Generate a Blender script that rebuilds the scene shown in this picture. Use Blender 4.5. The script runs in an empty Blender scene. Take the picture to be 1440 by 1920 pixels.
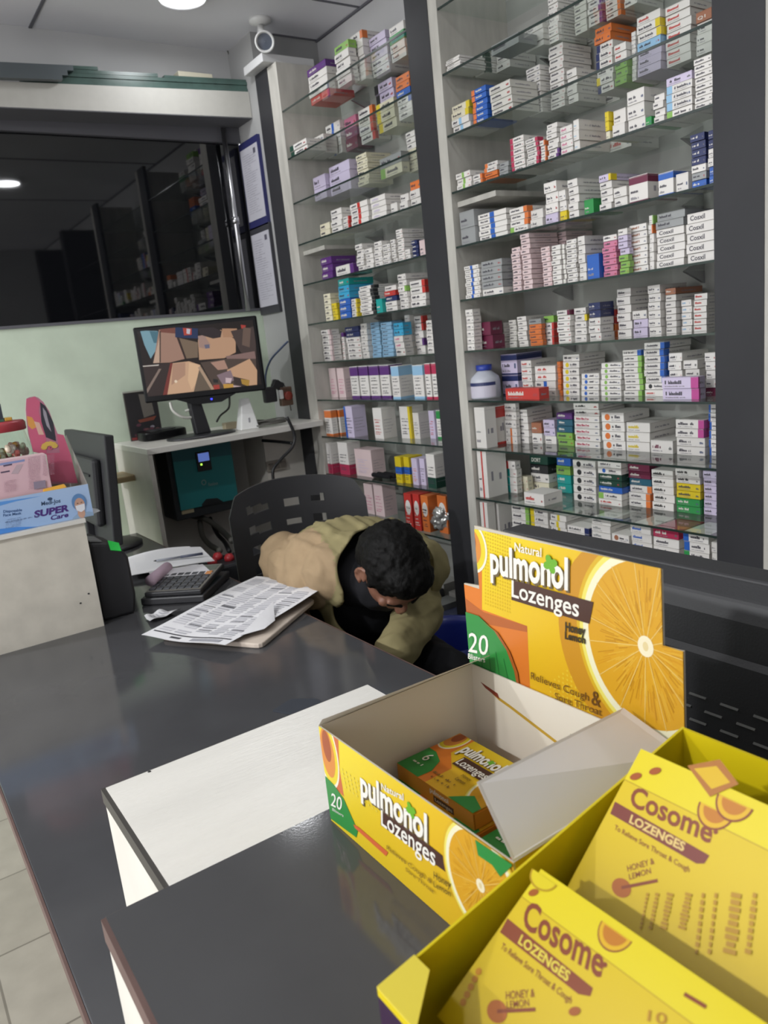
import bpy, bmesh, math, random
import numpy as np
from mathutils import Vector, Matrix
random.seed(7)
S = bpy.context.scene
COL = S.collection

# ------------------------------------------------------------------ camera
H = 1.40
MM = np.array([[0.8184, -0.5653, -0.1032], [-0.2070, -0.1224, -0.9707], [0.5361, 0.8158, -0.2168]])
def _orth(m):
    u, s, vt = np.linalg.svd(m); return u @ vt
YAW, PIT, ROL = 0.58158, 0.21855, 0.10594
_fw = np.array([math.sin(YAW)*math.cos(PIT), math.cos(YAW)*math.cos(PIT), -math.sin(PIT)])
_r = np.array([math.cos(YAW), -math.sin(YAW), 0.0]); _d = np.cross(_fw, _r)
MM = np.array([_r*math.cos(ROL)+_d*math.sin(ROL), -_r*math.sin(ROL)+_d*math.cos(ROL), _fw])
FPX = 1440.0
cam_d = bpy.data.cameras.new('camera'); cam = bpy.data.objects.new('camera', cam_d); COL.objects.link(cam)
cam_d.sensor_fit = 'HORIZONTAL'; cam_d.sensor_width = 36; cam_d.lens = 36.0*FPX/1440; cam_d.clip_start = 0.02
cam.matrix_world = Matrix(((MM[0][0], -MM[1][0], -MM[2][0], 0), (MM[0][1], -MM[1][1], -MM[2][1], 0),
                           (MM[0][2], -MM[1][2], -MM[2][2], H), (0, 0, 0, 1)))
cam_d.dof.use_dof = True; cam_d.dof.focus_distance = 0.95; cam_d.dof.aperture_fstop = 0.036/0.0020
S.camera = cam
S.view_settings.view_transform = 'Standard'; S.view_settings.look = 'None'
S.view_settings.exposure = -0.06; S.view_settings.gamma = 1.0; S.view_settings.use_curve_mapping = False
S.cycles.transparent_max_bounces = 32; S.cycles.max_bounces = 8; S.cycles.use_denoising = True
S.cycles.caustics_reflective = False; S.cycles.caustics_refractive = False; S.cycles.sample_clamp_indirect = 4.0

# ------------------------------------------------------------------ world and room light
W = bpy.data.worlds.new('world'); S.world = W; W.use_nodes = True
W.node_tree.nodes['Background'].inputs[0].default_value = (0.97, 0.97, 1.0, 1)
W.node_tree.nodes['Background'].inputs[1].default_value = 2.4
LAMP_W = [3.3, 3.5, 5.0, 5.0, 95.0, 95.0]
LAMPS = [(1.31, 2.98), (1.16, 0.95), (-0.62, 2.98), (-0.62, 0.95), (-2.3, 0.9), (-2.3, 2.6)]  # last two: unseen lamps added as frontal fill for the shelves
CEIL = 2.73

# ------------------------------------------------------------------ pixel rays of the photograph -> points on known planes
CAM = np.array([0, 0, H])
def ray(u, v): return MM.T @ np.array([u-720.0, v-960.0, FPX])
def onZ(u, v, z): d = ray(u, v); return Vector(CAM + d*(z-H)/d[2])
def onX(u, v, x): d = ray(u, v); return Vector(CAM + d*x/d[0])
def onY(u, v, y): d = ray(u, v); return Vector(CAM + d*y/d[1])
def onP(u, v, o, n):
    d = Vector(ray(u, v)); c = Vector(CAM); return c + d*((o-c).dot(n)/d.dot(n))

# ------------------------------------------------------------------ materials
def lin(c): return tuple((x/12.92 if x <= 0.04045 else ((x+0.055)/1.055)**2.4) for x in c)
def hx(s):
    s = s.lstrip('#'); return lin(tuple(int(s[i:i+2], 16)/255 for i in (0, 2, 4)))
MATS = {}
def mat(name, col, rough=0.5, metal=0.0, spec=0.5, noise=0.0, nscale=30.0, bump=0.0, bscale=200.0, emit=0.0, attr=False, stretch=None, coat=0.0, dim=1.0):
    if name in MATS: return MATS[name]
    m = bpy.data.materials.new(name); m.use_nodes = True; nt = m.node_tree; N = nt.nodes; L = nt.links
    b = N['Principled BSDF']
    c = hx(col) if isinstance(col, str) else col
    b.inputs['Base Color'].default_value = (*c, 1); b.inputs['Roughness'].default_value = rough
    b.inputs['Metallic'].default_value = metal; b.inputs['Specular IOR Level'].default_value = spec
    b.inputs['Coat Weight'].default_value = coat
    src = None
    if attr:
        a = N.new('ShaderNodeAttribute'); a.attribute_name = 'Col'; src = a.outputs['Color']
        if dim < 1:
            dm = N.new('ShaderNodeMix'); dm.data_type = 'RGBA'; dm.blend_type = 'MULTIPLY'; dm.inputs[0].default_value = 1.0; dm.inputs[7].default_value = (dim, dim, dim, 1); L.new(src, dm.inputs[6]); src = dm.outputs[2]
        L.new(src, b.inputs['Base Color'])
        if emit:
            L.new(src, b.inputs['Emission Color']); b.inputs['Emission Strength'].default_value = emit
            b.inputs['Base Color'].default_value = (0.01, 0.01, 0.01, 1)
            for l in list(L):
                if l.to_socket == b.inputs['Base Color']: L.remove(l)
    elif emit:
        b.inputs['Emission Color'].default_value = (*c, 1); b.inputs['Emission Strength'].default_value = emit
    if noise or bump:
        tc = N.new('ShaderNodeTexCoord'); mp = N.new('ShaderNodeMapping'); L.new(tc.outputs['Object'], mp.inputs[0])
        if stretch: mp.inputs['Scale'].default_value = stretch
    if noise:
        n = N.new('ShaderNodeTexNoise'); n.inputs['Scale'].default_value = nscale; n.inputs['Detail'].default_value = 5
        L.new(mp.outputs[0], n.inputs['Vector'])
        mx = N.new('ShaderNodeMix'); mx.data_type = 'RGBA'; mx.blend_type = 'MULTIPLY'; mx.inputs[0].default_value = 1.0
        if src: L.new(src, mx.inputs[6])
        else: mx.inputs[6].default_value = (*c, 1)
        rmp = N.new('ShaderNodeMapRange'); rmp.inputs['From Min'].default_value = 0.3; rmp.inputs['From Max'].default_value = 0.7
        rmp.inputs['To Min'].default_value = 1.0-noise; rmp.inputs['To Max'].default_value = 1.0+noise*0.4
        L.new(n.outputs[0], rmp.inputs[0]); L.new(rmp.outputs[0], mx.inputs[7]); L.new(mx.outputs[2], b.inputs['Base Color'])
    if bump:
        n2 = N.new('ShaderNodeTexNoise'); n2.inputs['Scale'].default_value = bscale; n2.inputs['Detail'].default_value = 3
        L.new(mp.outputs[0], n2.inputs['Vector'])
        bp = N.new('ShaderNodeBump'); bp.inputs['Strength'].default_value = bump; bp.inputs['Distance'].default_value = 0.002
        L.new(n2.outputs[0], bp.inputs['Height']); L.new(bp.outputs[0], b.inputs['Normal'])
    MATS[name] = m; return m
def glass_mat(name, tint, rough=0.02, refl=1.0):
    if name in MATS: return MATS[name]
    m = bpy.data.materials.new(name); m.use_nodes = True; nt = m.node_tree; N = nt.nodes; L = nt.links; N.clear()
    o = N.new('ShaderNodeOutputMaterial'); t = N.new('ShaderNodeBsdfTransparent'); g = N.new('ShaderNodeBsdfGlossy')
    t.inputs[0].default_value = (*tint, 1); g.inputs['Roughness'].default_value = rough; g.inputs[0].default_value = (refl, refl, refl, 1)
    f = N.new('ShaderNodeFresnel'); f.inputs[0].default_value = 1.5; mx = N.new('ShaderNodeMixShader')
    ge = N.new('ShaderNodeNewGeometry'); sb = N.new('ShaderNodeMath'); sb.operation = 'SUBTRACT'; sb.inputs[0].default_value = 1.0; L.new(ge.outputs['Backfacing'], sb.inputs[1])
    ml = N.new('ShaderNodeMath'); ml.operation = 'MULTIPLY'; L.new(f.outputs[0], ml.inputs[0]); L.new(sb.outputs[0], ml.inputs[1]); L.new(ml.outputs[0], mx.inputs[0]); L.new(t.outputs[0], mx.inputs[1]); L.new(g.outputs[0], mx.inputs[2]); L.new(mx.outputs[0], o.inputs[0])
    MATS[name] = m; return m

PRINT = mat('printed_card', '#ffffff', 0.42, attr=True)
GLOSSY = mat('glossy_printed_card', '#ffffff', 0.36, attr=True)
DISPLAY = mat('display_card', '#ffffff', 0.42, attr=True, dim=0.72, spec=0.3)
DISPLAYG = mat('varnished_display_card', '#ffffff', 0.34, attr=True, dim=0.72, spec=0.35)
PAPER = mat('paper', '#ffffff', 0.75, attr=True, spec=0.2)
BLACKP = mat('black_plastic', '#2b2b2e', 0.38, bump=0.15, bscale=900)
BLACKM = mat('matte_black_plastic', '#262629', 0.55, bump=0.1, bscale=500)
LAMI = mat('dark_grey_laminate', '#464648', 0.10, noise=0.10, nscale=9, bump=0.015, bscale=400, spec=0.45)
POST = mat('charcoal_board', '#343437', 0.5, noise=0.12, nscale=6, spec=0.25)
BROWN = mat('brown_edge_band', '#5b4540', 0.5, noise=0.2, nscale=20)
WBOARD = mat('white_laminate', '#d9d6cf', 0.3, noise=0.05, nscale=12, bump=0.25, bscale=140, stretch=(0.35, 3.0, 1))
WSIDE = mat('white_board_side', '#c9c5bc', 0.5, noise=0.10, nscale=8)
WPANEL = mat('shelf_white_board', '#bdbab2', 0.55, noise=0.18, nscale=25, stretch=(1, 1, 0.25))
GREYWALL = mat('shelf_back_board', '#a3a39e', 0.6, noise=0.06, nscale=5)
WALLW = mat('white_wall_paint', '#c4c4c4', 0.7, noise=0.05, nscale=4)
GREENW = mat('pale_green_wall_paint', '#c6d3bf', 0.6, noise=0.10, nscale=7, bump=0.1, bscale=60)
CEILM = mat('ceiling_tile', '#e6e6ea', 0.85, noise=0.05, nscale=3)
SEAM = mat('ceiling_seam', '#66666c', 0.8)
DARKG = mat('dark_window_glass', '#0b0c0f', 0.03, spec=0.9)
FRAMEM = mat('window_frame_grey', '#5d5d62', 0.5)
STEEL = mat('brushed_steel', '#b8b8ba', 0.3, metal=1.0)
GEDGE = mat('glass_edge', '#26332f', 0.2, spec=0.6)
SHELFG = glass_mat('shelf_glass', (0.93, 0.96, 0.945), 0.03)
WHITEP = mat('white_plastic', '#dcdcda', 0.35)
SKIN = mat('skin', '#7d5644', 0.5, noise=0.12, nscale=60)
HAIR = mat('black_hair', '#0b0a09', 0.6, noise=0.5, nscale=160, bump=0.5, bscale=500, stretch=(1, 1, 0.2), spec=0.15)
CLOTHK = mat('khaki_cloth', '#8f8560', 0.8, noise=0.10, nscale=25, bump=0.2, bscale=700, spec=0.2)
CLOTHT = mat('tan_cloth', '#9b8568', 0.8, noise=0.10, nscale=25, bump=0.2, bscale=700, spec=0.2)
CLOTHB = mat('black_cloth', '#1d1d20', 0.85, noise=0.2, nscale=30, spec=0.2)
CABLEB = mat('black_cable', '#1c1c1e', 0.5)

# ------------------------------------------------------------------ mesh builder
class B:
    def __init__(s): s.v = []; s.f = []; s.c = []; s.m = []; s.sm = []
    def face(s, pts, col=(1, 1, 1), m=0, sm=False):
        i = len(s.v); n = len(pts); s.v += [tuple(p) for p in pts]; s.f.append(tuple(range(i, i+n)))
        s.c.append(col if isinstance(col, list) else [col]*n); s.m.append(m); s.sm.append(sm)
    def mesh(s, vs, fs, col=(1, 1, 1), m=0, sm=False):
        i = len(s.v); s.v += [tuple(p) for p in vs]
        for f in fs:
            s.f.append(tuple(i+k for k in f)); s.c.append([col]*len(f)); s.m.append(m); s.sm.append(sm)
    def box(s, x0, x1, y0, y1, z0, z1, col=(1, 1, 1), m=0, T=None, bev=0.0):
        if bev > 0:
            bm = bmesh.new(); bmesh.ops.create_cube(bm, size=1.0)
            for v in bm.verts: v.co = ((x0+x1)/2+v.co.x*(x1-x0), (y0+y1)/2+v.co.y*(y1-y0), (z0+z1)/2+v.co.z*(z1-z0))
            bmesh.ops.bevel(bm, geom=bm.edges[:], offset=bev, segments=2, affect='EDGES', profile=0.5)
            bm.verts.index_update(); vs = [T @ v.co if T else v.co.copy() for v in bm.verts]
            s.mesh(vs, [[v.index for v in f.verts] for f in bm.faces], col, m); bm.free(); return
        p = [Vector(q) for q in ((x0, y0, z0), (x1, y0, z0), (x1, y1, z0), (x0, y1, z0), (x0, y0, z1), (x1, y0, z1), (x1, y1, z1), (x0, y1, z1))]
        if T: p = [T @ q for q in p]
        s.mesh(p, [(0, 3, 2, 1), (4, 5, 6, 7), (0, 1, 5, 4), (1, 2, 6, 5), (2, 3, 7, 6), (3, 0, 4, 7)], col, m)
    def hexa(s, p, col=(1, 1, 1), m=0):
        s.mesh(p, [(0, 3, 2, 1), (4, 5, 6, 7), (0, 1, 5, 4), (1, 2, 6, 5), (2, 3, 7, 6), (3, 0, 4, 7)], col, m)
    def prism(s, poly, off, col=(1, 1, 1), m=0):
        """poly: list of 3-D points; extruded by the vector off."""
        n = len(poly); a = [Vector(p) for p in poly]; b = [p+Vector(off) for p in a]
        s.mesh(a+b, [tuple(range(n-1, -1, -1)), tuple(range(n, 2*n))]+[(i, (i+1) % n, n+(i+1) % n, n+i) for i in range(n)], col, m)
    def tube(s, pts, r, n=8, col=(1, 1, 1), m=0, caps=True):
        P = [Vector(p) for p in pts]; R = r if isinstance(r, (list, tuple)) else [r]*len(P)
        rings = []; up = Vector((0, 0, 1))
        for i, p in enumerate(P):
            t = (P[min(i+1, len(P)-1)]-P[max(i-1, 0)]).normalized()
            a = t.cross(up); a = a if a.length > 1e-3 else t.cross(Vector((1, 0, 0))); a.normalize(); b = t.cross(a)
            if rings and a.dot(pa) < 0: a, b = -a, -b
            pa = a; rings.append([p+(a*math.cos(2*math.pi*k/n)+b*math.sin(2*math.pi*k/n))*R[i] for k in range(n)])
        vs = [q for rg in rings for q in rg]
        fs = [(i*n+k, i*n+(k+1) % n, (i+1)*n+(k+1) % n, (i+1)*n+k) for i in range(len(P)-1) for k in range(n)]
        if caps: fs += [tuple(range(n-1, -1, -1)), tuple(range((len(P)-1)*n, len(P)*n))]
        s.mesh(vs, fs, col, m, True)
    def lathe(s, prof, c, n=28, col=(1, 1, 1), m=0, T=None, cap=True):
        """prof: (radius, height) pairs, turned about the vertical through c."""
        c = Vector(c); vs = []
        for r, z in prof:
            for k in range(n):
                q = Vector((r*math.cos(2*math.pi*k/n), r*math.sin(2*math.pi*k/n), z)); vs.append(c+(T @ q if T else q))
        fs = [(i*n+k, i*n+(k+1) % n, (i+1)*n+(k+1) % n, (i+1)*n+k) for i in range(len(prof)-1) for k in range(n)]
        if cap: fs += [tuple(range(n-1, -1, -1)), tuple(range((len(prof)-1)*n, len(prof)*n))]
        s.mesh(vs, fs, col, m, True)
    def build(s, name, mats, parent=None, bevel=0.0, **props):
        me = bpy.data.meshes.new(name); me.from_pydata(s.v, [], s.f)
        if not isinstance(mats, (list, tuple)): mats = [mats]
        for m in mats: me.materials.append(m)
        me.polygons.foreach_set('material_index', s.m); me.polygons.foreach_set('use_smooth', s.sm)
        ca = me.color_attributes.new('Col', 'FLOAT_COLOR', 'CORNER')
        flat = []
        for cs in s.c:
            for c in cs: flat += [c[0], c[1], c[2], 1.0]
        ca.data.foreach_set('color', flat); me.update()
        o = bpy.data.objects.new(name, me); COL.objects.link(o)
        if parent: o.parent = parent
        if bevel:
            md = o.modifiers.new('bevel', 'BEVEL'); md.width = bevel; md.segments = 2; md.limit_method = 'ANGLE'; md.angle_limit = 0.7
        for k, v in props.items(): o[k] = v
        return o
def thing(name, label, cat, loc=(0, 0, 0), group=None):
    o = bpy.data.objects.new(name, None); COL.objects.link(o); o.empty_display_size = 0.02
    o['label'] = label; o['category'] = cat
    if group: o['group'] = group
    return o            # parts are built in world coordinates; rebase() moves the origin to the base afterwards
def rebase(o, loc):
    """Put an Empty at its thing's base without moving its parts."""
    o.location = loc
    for c in o.children:
        if c.matrix_parent_inverse == Matrix.Identity(4): c.matrix_parent_inverse = Matrix.Translation(-Vector(loc))
def tag(o, label, cat, group=None, kind=None):
    o['label'] = label; o['category'] = cat
    if group: o['group'] = group
    if kind: o['kind'] = kind
    return o
def struct(o): o['kind'] = 'structure'; return o

# ------------------------------------------------------------------ printed lettering
_TXT = {}
def text_geo(s, bold=0.0, shear=0.0):
    k = (s, bold, shear)
    if k in _TXT: return _TXT[k]
    cu = bpy.data.curves.new('lettering', 'FONT'); cu.body = s; cu.offset = bold; cu.shear = shear; cu.resolution_u = 3
    ob = bpy.data.objects.new('lettering', cu); COL.objects.link(ob)
    dg = bpy.context.evaluated_depsgraph_get(); dg.update(); me = ob.evaluated_get(dg).to_mesh()
    vs = [(v.co.x, v.co.y) for v in me.vertices]; fs = [tuple(p.vertices) for p in me.polygons]
    ob.evaluated_get(dg).to_mesh_clear(); bpy.data.objects.remove(ob); bpy.data.curves.remove(cu)
    if not vs: vs = [(0, 0)]
    x0 = min(v[0] for v in vs); x1 = max(v[0] for v in vs)
    vs = [((a-x0)/max(x1-x0, 1e-6), b/0.70) for a, b in vs]
    _TXT[k] = (vs, fs); return _TXT[k]
def clip_poly(P, c):
    for ax, lim, sg in ((0, c[0], 1), (1, c[1], 1), (0, c[2], -1), (1, c[3], -1)):
        Q = []
        for i in range(len(P)):
            a, b = P[i-1], P[i]; da, db = sg*(a[ax]-lim), sg*(b[ax]-lim)
            if (da >= 0) != (db >= 0):
                t = da/(da-db); Q.append((a[0]+(b[0]-a[0])*t, a[1]+(b[1]-a[1])*t))
            if db >= 0: Q.append(b)
        P = Q
        if len(P) < 3: return []
    return P
class Panel:
    """A flat printed face: local metres (s, t) on a real surface, print laid on it in hair-thin layers."""
    def __init__(s, b, o, u, v, n, step=0.00005, m=0):
        s.b = b; s.o = Vector(o); s.u = Vector(u).normalized(); s.v = Vector(v).normalized(); s.n = Vector(n).normalized()
        s.k = 0; s.top = 0; s.step = step; s.clip = None; s.m = m
    def P(s, a, b2): return s.o+s.u*a+s.v*b2+s.n*(s.step*s.k)
    def px(s, x, y):
        q = onP(x, y, s.o, s.n)-s.o; return (q.dot(s.u), q.dot(s.v))
    def up(s): s.k += 1; return s
    def poly(s, pts, col):
        cl = s.clip
        if cl: pts = clip_poly(list(pts), cl)
        if len(pts) < 3: return
        q = [s.P(*p) for p in pts]
        if (q[1]-q[0]).cross(q[2]-q[0]).dot(s.n) < 0: q = q[::-1]
        s.b.face(q, col, s.m); s.k += 0.006; s.top = max(s.top, s.k)
    def tri_fan(s, pts, col):
        c = (sum(p[0] for p in pts)/len(pts), sum(p[1] for p in pts)/len(pts))
        for i in range(len(pts)): s.poly([c, pts[i-1], pts[i]], col)
    def ppoly(s, pts, col): s.poly([s.px(*p) for p in pts], col)
    def rect(s, a0, b0, a1, b1, col): s.poly([(a0, b0), (a1, b0), (a1, b1), (a0, b1)], col)
    def grad(s, a0, b0, a1, b1, cs):
        q = [s.P(a0, b0), s.P(a1, b0), s.P(a1, b1), s.P(a0, b1)]; cs = list(cs)
        if (q[1]-q[0]).cross(q[2]-q[0]).dot(s.n) < 0: q = q[::-1]; cs = cs[::-1]
        s.b.face(q, cs, s.m)
    def ell(s, c, rx, ry, col, n=40, a0=0.0, a1=360.0, rot=0.0):
        cr, sr = math.cos(rot), math.sin(rot); pts = []
        for k in range(n if a1-a0 >= 359 else n+1):
            t = math.radians(a0+(a1-a0)*k/n); x, y = rx*math.cos(t), ry*math.sin(t); pts.append((c[0]+x*cr-y*sr, c[1]+x*sr+y*cr))
        s.poly(pts, col)
    def line(s, a, b2, w, col):
        d = Vector((b2[0]-a[0], b2[1]-a[1])); l = d.length
        if l < 1e-6: return
        nx, ny = -d.y/l*w/2, d.x/l*w/2
        s.poly([(a[0]+nx, a[1]+ny), (a[0]-nx, a[1]-ny), (b2[0]-nx, b2[1]-ny), (b2[0]+nx, b2[1]+ny)], col)
    def tx(s, t, bl, br, tl, col, bold=0.0, off=(0, 0), pix=True, shear=0.0):
        if pix: bl, br, tl = s.px(*bl), s.px(*br), s.px(*tl)
        vs, fs = text_geo(t, bold, shear); e1 = (br[0]-bl[0], br[1]-bl[1]); e2 = (tl[0]-bl[0], tl[1]-bl[1])
        q = [s.P(bl[0]+e1[0]*x+e2[0]*y+off[0], bl[1]+e1[1]*x+e2[1]*y+off[1]) for x, y in vs]
        if fs:
            f0 = fs[0]
            if (q[f0[1]]-q[f0[0]]).cross(q[f0[2]]-q[f0[0]]).dot(s.n) < 0: fs = [f[::-1] for f in fs]
        s.b.mesh(q, fs, col, s.m)
    def marks(s, a0, b0, a1, b1, col, rng, dens=0.75):
        """a line of print too small to read: short strokes of uneven height."""
        x = a0; h = b1-b0
        while x < a1-h*0.3:
            w = min(h*rng.uniform(0.22, 0.6), a1-x)
            if rng.random() < dens: s.rect(x, b0, x+w*0.8, b0+h*rng.choice((0.62, 0.7, 1.0)), col)
            x += w
# ================================================================== THE SETTING
XS, XB = 1.70, 1.99                     # shelf front plane, shelf back
YB = 3.46                               # back wall
SHELF_Z = [2.363, 2.18, 2.003, 1.836, 1.67, 1.503, 1.338, 1.174, 1.01, 0.838, 0.66, 0.32]
BAYR = (1.087, 2.000); BAYL = (2.155, 3.030)
def bm(): return B()
# floor with square beige tiles
fm = mat('floor_tile', '#9a948a', 0.35)
nt = fm.node_tree; b_ = nt.nodes['Principled BSDF']; br = nt.nodes.new('ShaderNodeTexBrick'); tc = nt.nodes.new('ShaderNodeTexCoord')
br.offset = 0.0; br.inputs['Scale'].default_value = 1.0; br.inputs['Brick Width'].default_value = 0.33; br.inputs['Row Height'].default_value = 0.33
br.inputs['Mortar Size'].default_value = 0.003
br.inputs['Color1'].default_value = (*hx('#9c968b'), 1); br.inputs['Color2'].default_value = (*hx('#8f897e'), 1); br.inputs['Mortar'].default_value = (*hx('#6d675e'), 1)
nz = nt.nodes.new('ShaderNodeTexNoise'); nz.inputs['Scale'].default_value = 14; nz.inputs['Detail'].default_value = 6
mxf = nt.nodes.new('ShaderNodeMix'); mxf.data_type = 'RGBA'; mxf.blend_type = 'MULTIPLY'; mxf.inputs[0].default_value = 0.35
nt.links.new(tc.outputs['Object'], br.inputs[0]); nt.links.new(tc.outputs['Object'], nz.inputs[0])
nt.links.new(br.outputs[0], mxf.inputs[6]); nt.links.new(nz.outputs[0], mxf.inputs[7]); nt.links.new(mxf.outputs[2], b_.inputs['Base Color'])
b = bm(); b.box(-2.6, 2.04, -2.2, 3.5, -0.05, 0.0); struct(b.build('floor', fm))
# ceiling and its seams
b = bm(); b.box(-2.6, 2.06, -2.2, 3.5, CEIL, CEIL+0.05); struct(b.build('ceiling', CEILM))
k = 0
for x in (-1.45, -0.29, 0.868):
    k += 1; b = bm(); b.box(x-0.006, x+0.006, -2.2, YB-0.001, CEIL-0.004, CEIL); struct(b.build('trim_%d' % k, SEAM))
for y in (0.3, 1.5, 3.217):
    k += 1; b = bm(); b.box(-2.6 if y < 3 else 1.735, 2.03, y-0.005, y+0.005, CEIL-0.004, CEIL); struct(b.build('trim_%d' % k, SEAM))
k += 1; b = bm(); b.box(1.80, 2.03, 2.855, 2.865, CEIL-0.004, CEIL); struct(b.build('trim_%d' % k, SEAM))
k += 1; b = bm(); b.box(2.02, 2.03, -2.2, YB, CEIL-0.008, CEIL); struct(b.build('trim_%d' % k, SEAM))
# walls
b = bm(); b.box(2.03, 2.09, -2.2, YB+0.06, 0, CEIL); struct(b.build('wall_right', WALLW))
b = bm(); b.box(-2.6, 2.03, YB, YB+0.06, 0, 1.605); struct(b.build('wall_back', GREENW))
b = bm(); b.box(-2.6, 2.03, YB, YB+0.06, 2.44, CEIL); struct(b.build('wall_back_upper', WALLW))
b = bm(); b.box(1.70, 2.03, 3.225, YB, 0, CEIL); struct(b.build('wall_return', mat('shaded_white_paint', '#a4a4a3', 0.7, noise=0.05, nscale=4)))  # white wall in a darker tone, its shade put into the colour
b = bm(); b.box(-2.6, 2.09, -2.26, -2.2, 0, CEIL); struct(b.build('wall_front', mat('shaded_wall_paint', '#b4b4b4', 0.7, noise=0.05, nscale=4)))
# window: dark glass, grey frame strip above, steel upright at its end
b = bm(); b.box(-2.6, 1.70, YB+0.01, YB+0.025, 1.605, 2.40); w1 = struct(b.build('window_1', DARKG))
b = bm(); b.box(-2.6, 1.70, YB-0.012, YB+0.04, 2.345, 2.44); b.build('window_frame', FRAMEM, w1)
b = bm(); b.box(-2.6, 1.70, YB-0.006, YB+0.01, 1.600, 1.612); b.build('window_sill', FRAMEM, w1)
b = bm(); b.tube([(1.612, YB-0.03, 1.602), (1.612, YB-0.03, 2.40)], 0.011, 12); b.tube([(1.612, YB-0.03, 1.99), (1.612, YB-0.03, 2.02)], 0.016, 12)
b.build('window_rail', STEEL, w1)
# white lintel box over the window
YL = 3.30
c = [onY(0, 152, YL), onY(487, 173, YL), onY(487, 221, YL), onY(0, 200, YL)]
def ext(a, b2, x): t = (x-b2.x)/(a.x-b2.x); return b2+(a-b2)*t
tl, tr, brr, bl = ext(c[0], c[1], -1.2), ext(c[1], c[0], 1.698), ext(c[2], c[3], 1.698), ext(c[3], c[2], -1.2)
b = bm(); b.prism([bl, brr, tr, tl], (0, YB-YL-0.013, 0)); lint = struct(b.build('trim_20', mat('lintel_white', '#b9b7b0', 0.5, noise=0.04)))
b = bm(); b.prism([bl+Vector((0, 0, -0.004)), brr+Vector((0, 0, -0.004)), brr+Vector((0, 0, -0.0005)), bl+Vector((0, 0, -0.0005))], (0, YB-YL-0.013, 0)); b.build('soffit_shade', mat('painted_shade_grey', '#5f5f63', 0.6), lint)  # thin dark sheet: the shade under the lintel put in as colour

# ================================================================== THE COUNTER
ZD = 0.75; ZT = 1.03
t = thing('service_counter', 'long dark grey laminate counter desk with brown edge banding, running down the shop', 'counter')
b = bm(); b.box(0.068, 0.825, -0.30, 3.08, ZD-0.025, ZD, bev=0.002); b.build('desktop', LAMI, t)
b = bm(); b.box(0.0645, 0.068, -0.30, 3.08, ZD-0.025, ZD-0.0005); b.box(0.825, 0.828, -0.30, 3.08, ZD-0.025, ZD-0.0005); b.build('edge_band', BROWN, t)
b = bm(); b.box(0.36, 0.378, -0.25, 3.03, 0, ZD-0.026); b.build('front_panel', WSIDE, t)
for y in (-0.2, 2.98):
    b = bm(); b.box(0.378, 0.80, y, y+0.018, 0, ZD-0.026); b.build('side_panel', WSIDE, t)
rebase(t, (0.45, 1.4, 0))
# raised white box: white grained top, dark edge band, white sides
t = thing('raised_counter_box', 'raised box on the counter with white wood grain top and black edge strip', 'counter box')
x0, x1, y0, y1 = 0.117, 0.407, 0.5150, 0.690
b = bm(); b.box(x0, x1, y0, y1, ZT-0.018, ZT-0.003); b.build('top_board', WBOARD, t)
b = bm(); b.box(x0-0.004, x0, y0, y1, ZT-0.018, ZT-0.004); b.box(x0-0.004, x1, y1, y1+0.003, ZT-0.018, ZT-0.004); b.build('edge_band', mat('dark_edge_band', '#3b3835', 0.4), t)
b = bm(); b.box(x0-0.003, x0+0.013, y0, y1, ZD, ZT-0.018); b.build('side_panel', WSIDE, t)
b = bm(); b.box(x1-0.016, x1, y0, y1, ZD, ZT-0.018); b.build('side_panel', WSIDE, t)
b = bm(); b.box(x0+0.013, x1-0.016, y1-0.016, y1, ZD, ZT-0.018); b.build('back_panel', WSIDE, t)
q = onZ(280, 1447, ZT-0.003); b = bm(); b.lathe([(0.0016, 0.0), (0.0016, 0.0003)], (q.x, q.y, ZT-0.003), 12); b.build('screw', BLACKM, t)
rebase(t, (0.26, 0.5, ZD))
# raised dark-topped box with brown edge, carrying the lozenge displays
t = thing('raised_counter_box', 'raised box with dark grey laminate top and brown edge under the lozenge displays', 'counter box')
b = bm(); b.box(0.070, 0.45, -0.28, 0.512, ZT-0.018, ZT); b.build('top_board', LAMI, t)
b = bm(); b.box(0.0665, 0.070, -0.28, 0.512, ZT-0.018, ZT-0.0005); b.box(0.070, 0.115, 0.512, 0.5135, ZT-0.018, ZT-0.001); b.build('edge_band', BROWN, t)
b = bm(); b.box(0.0675, 0.085, -0.28, 0.298, ZD, ZT-0.018); b.build('side_panel', WSIDE, t)
b = bm(); b.box(0.0675, 0.085, 0.298, 0.508, ZD, ZT-0.018); b.build('side_panel', WSIDE, t)
b = bm(); b.box(0.43, 0.446, -0.28, 0.298, ZD, ZT-0.018); b.build('side_panel', WSIDE, t)
rebase(t, (0.26, 0.1, ZD))
# far raised block, pale board front
t = thing('raised_counter_box', 'pale board box on the counter carrying the face mask tray and candy jar', 'counter box')
b = bm(); b.box(0.066, 0.418, 2.02, 2.05, ZD, 1.030); b.build('front_panel', mat('pale_board', '#cdc7ba', 0.6, noise=0.14, nscale=14, bump=0.1, bscale=90), t)
b = bm(); b.box(0.060, 0.421, 2.014, 2.36, 1.030, 1.0405); b.build('top_board', WBOARD, t)
b = bm(); b.box(0.402, 0.418, 2.05, 2.36, ZD, 1.030); b.build('side_panel', WSIDE, t)
b = bm(); b.box(0.066, 0.402, 2.344, 2.36, ZD, 1.030); b.build('back_panel', WSIDE, t)
for px_, py_ in ((166, 1113), (151, 1131)):
    q = onY(px_, py_, 2.0199); b = bm(); b.box(q.x-0.0022, q.x+0.0022, 2.0192, 2.0203, q.z-0.0018, q.z+0.0018); b.build('screw', BLACKM, t)
rebase(t, (0.24, 2.18, ZD))

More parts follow.
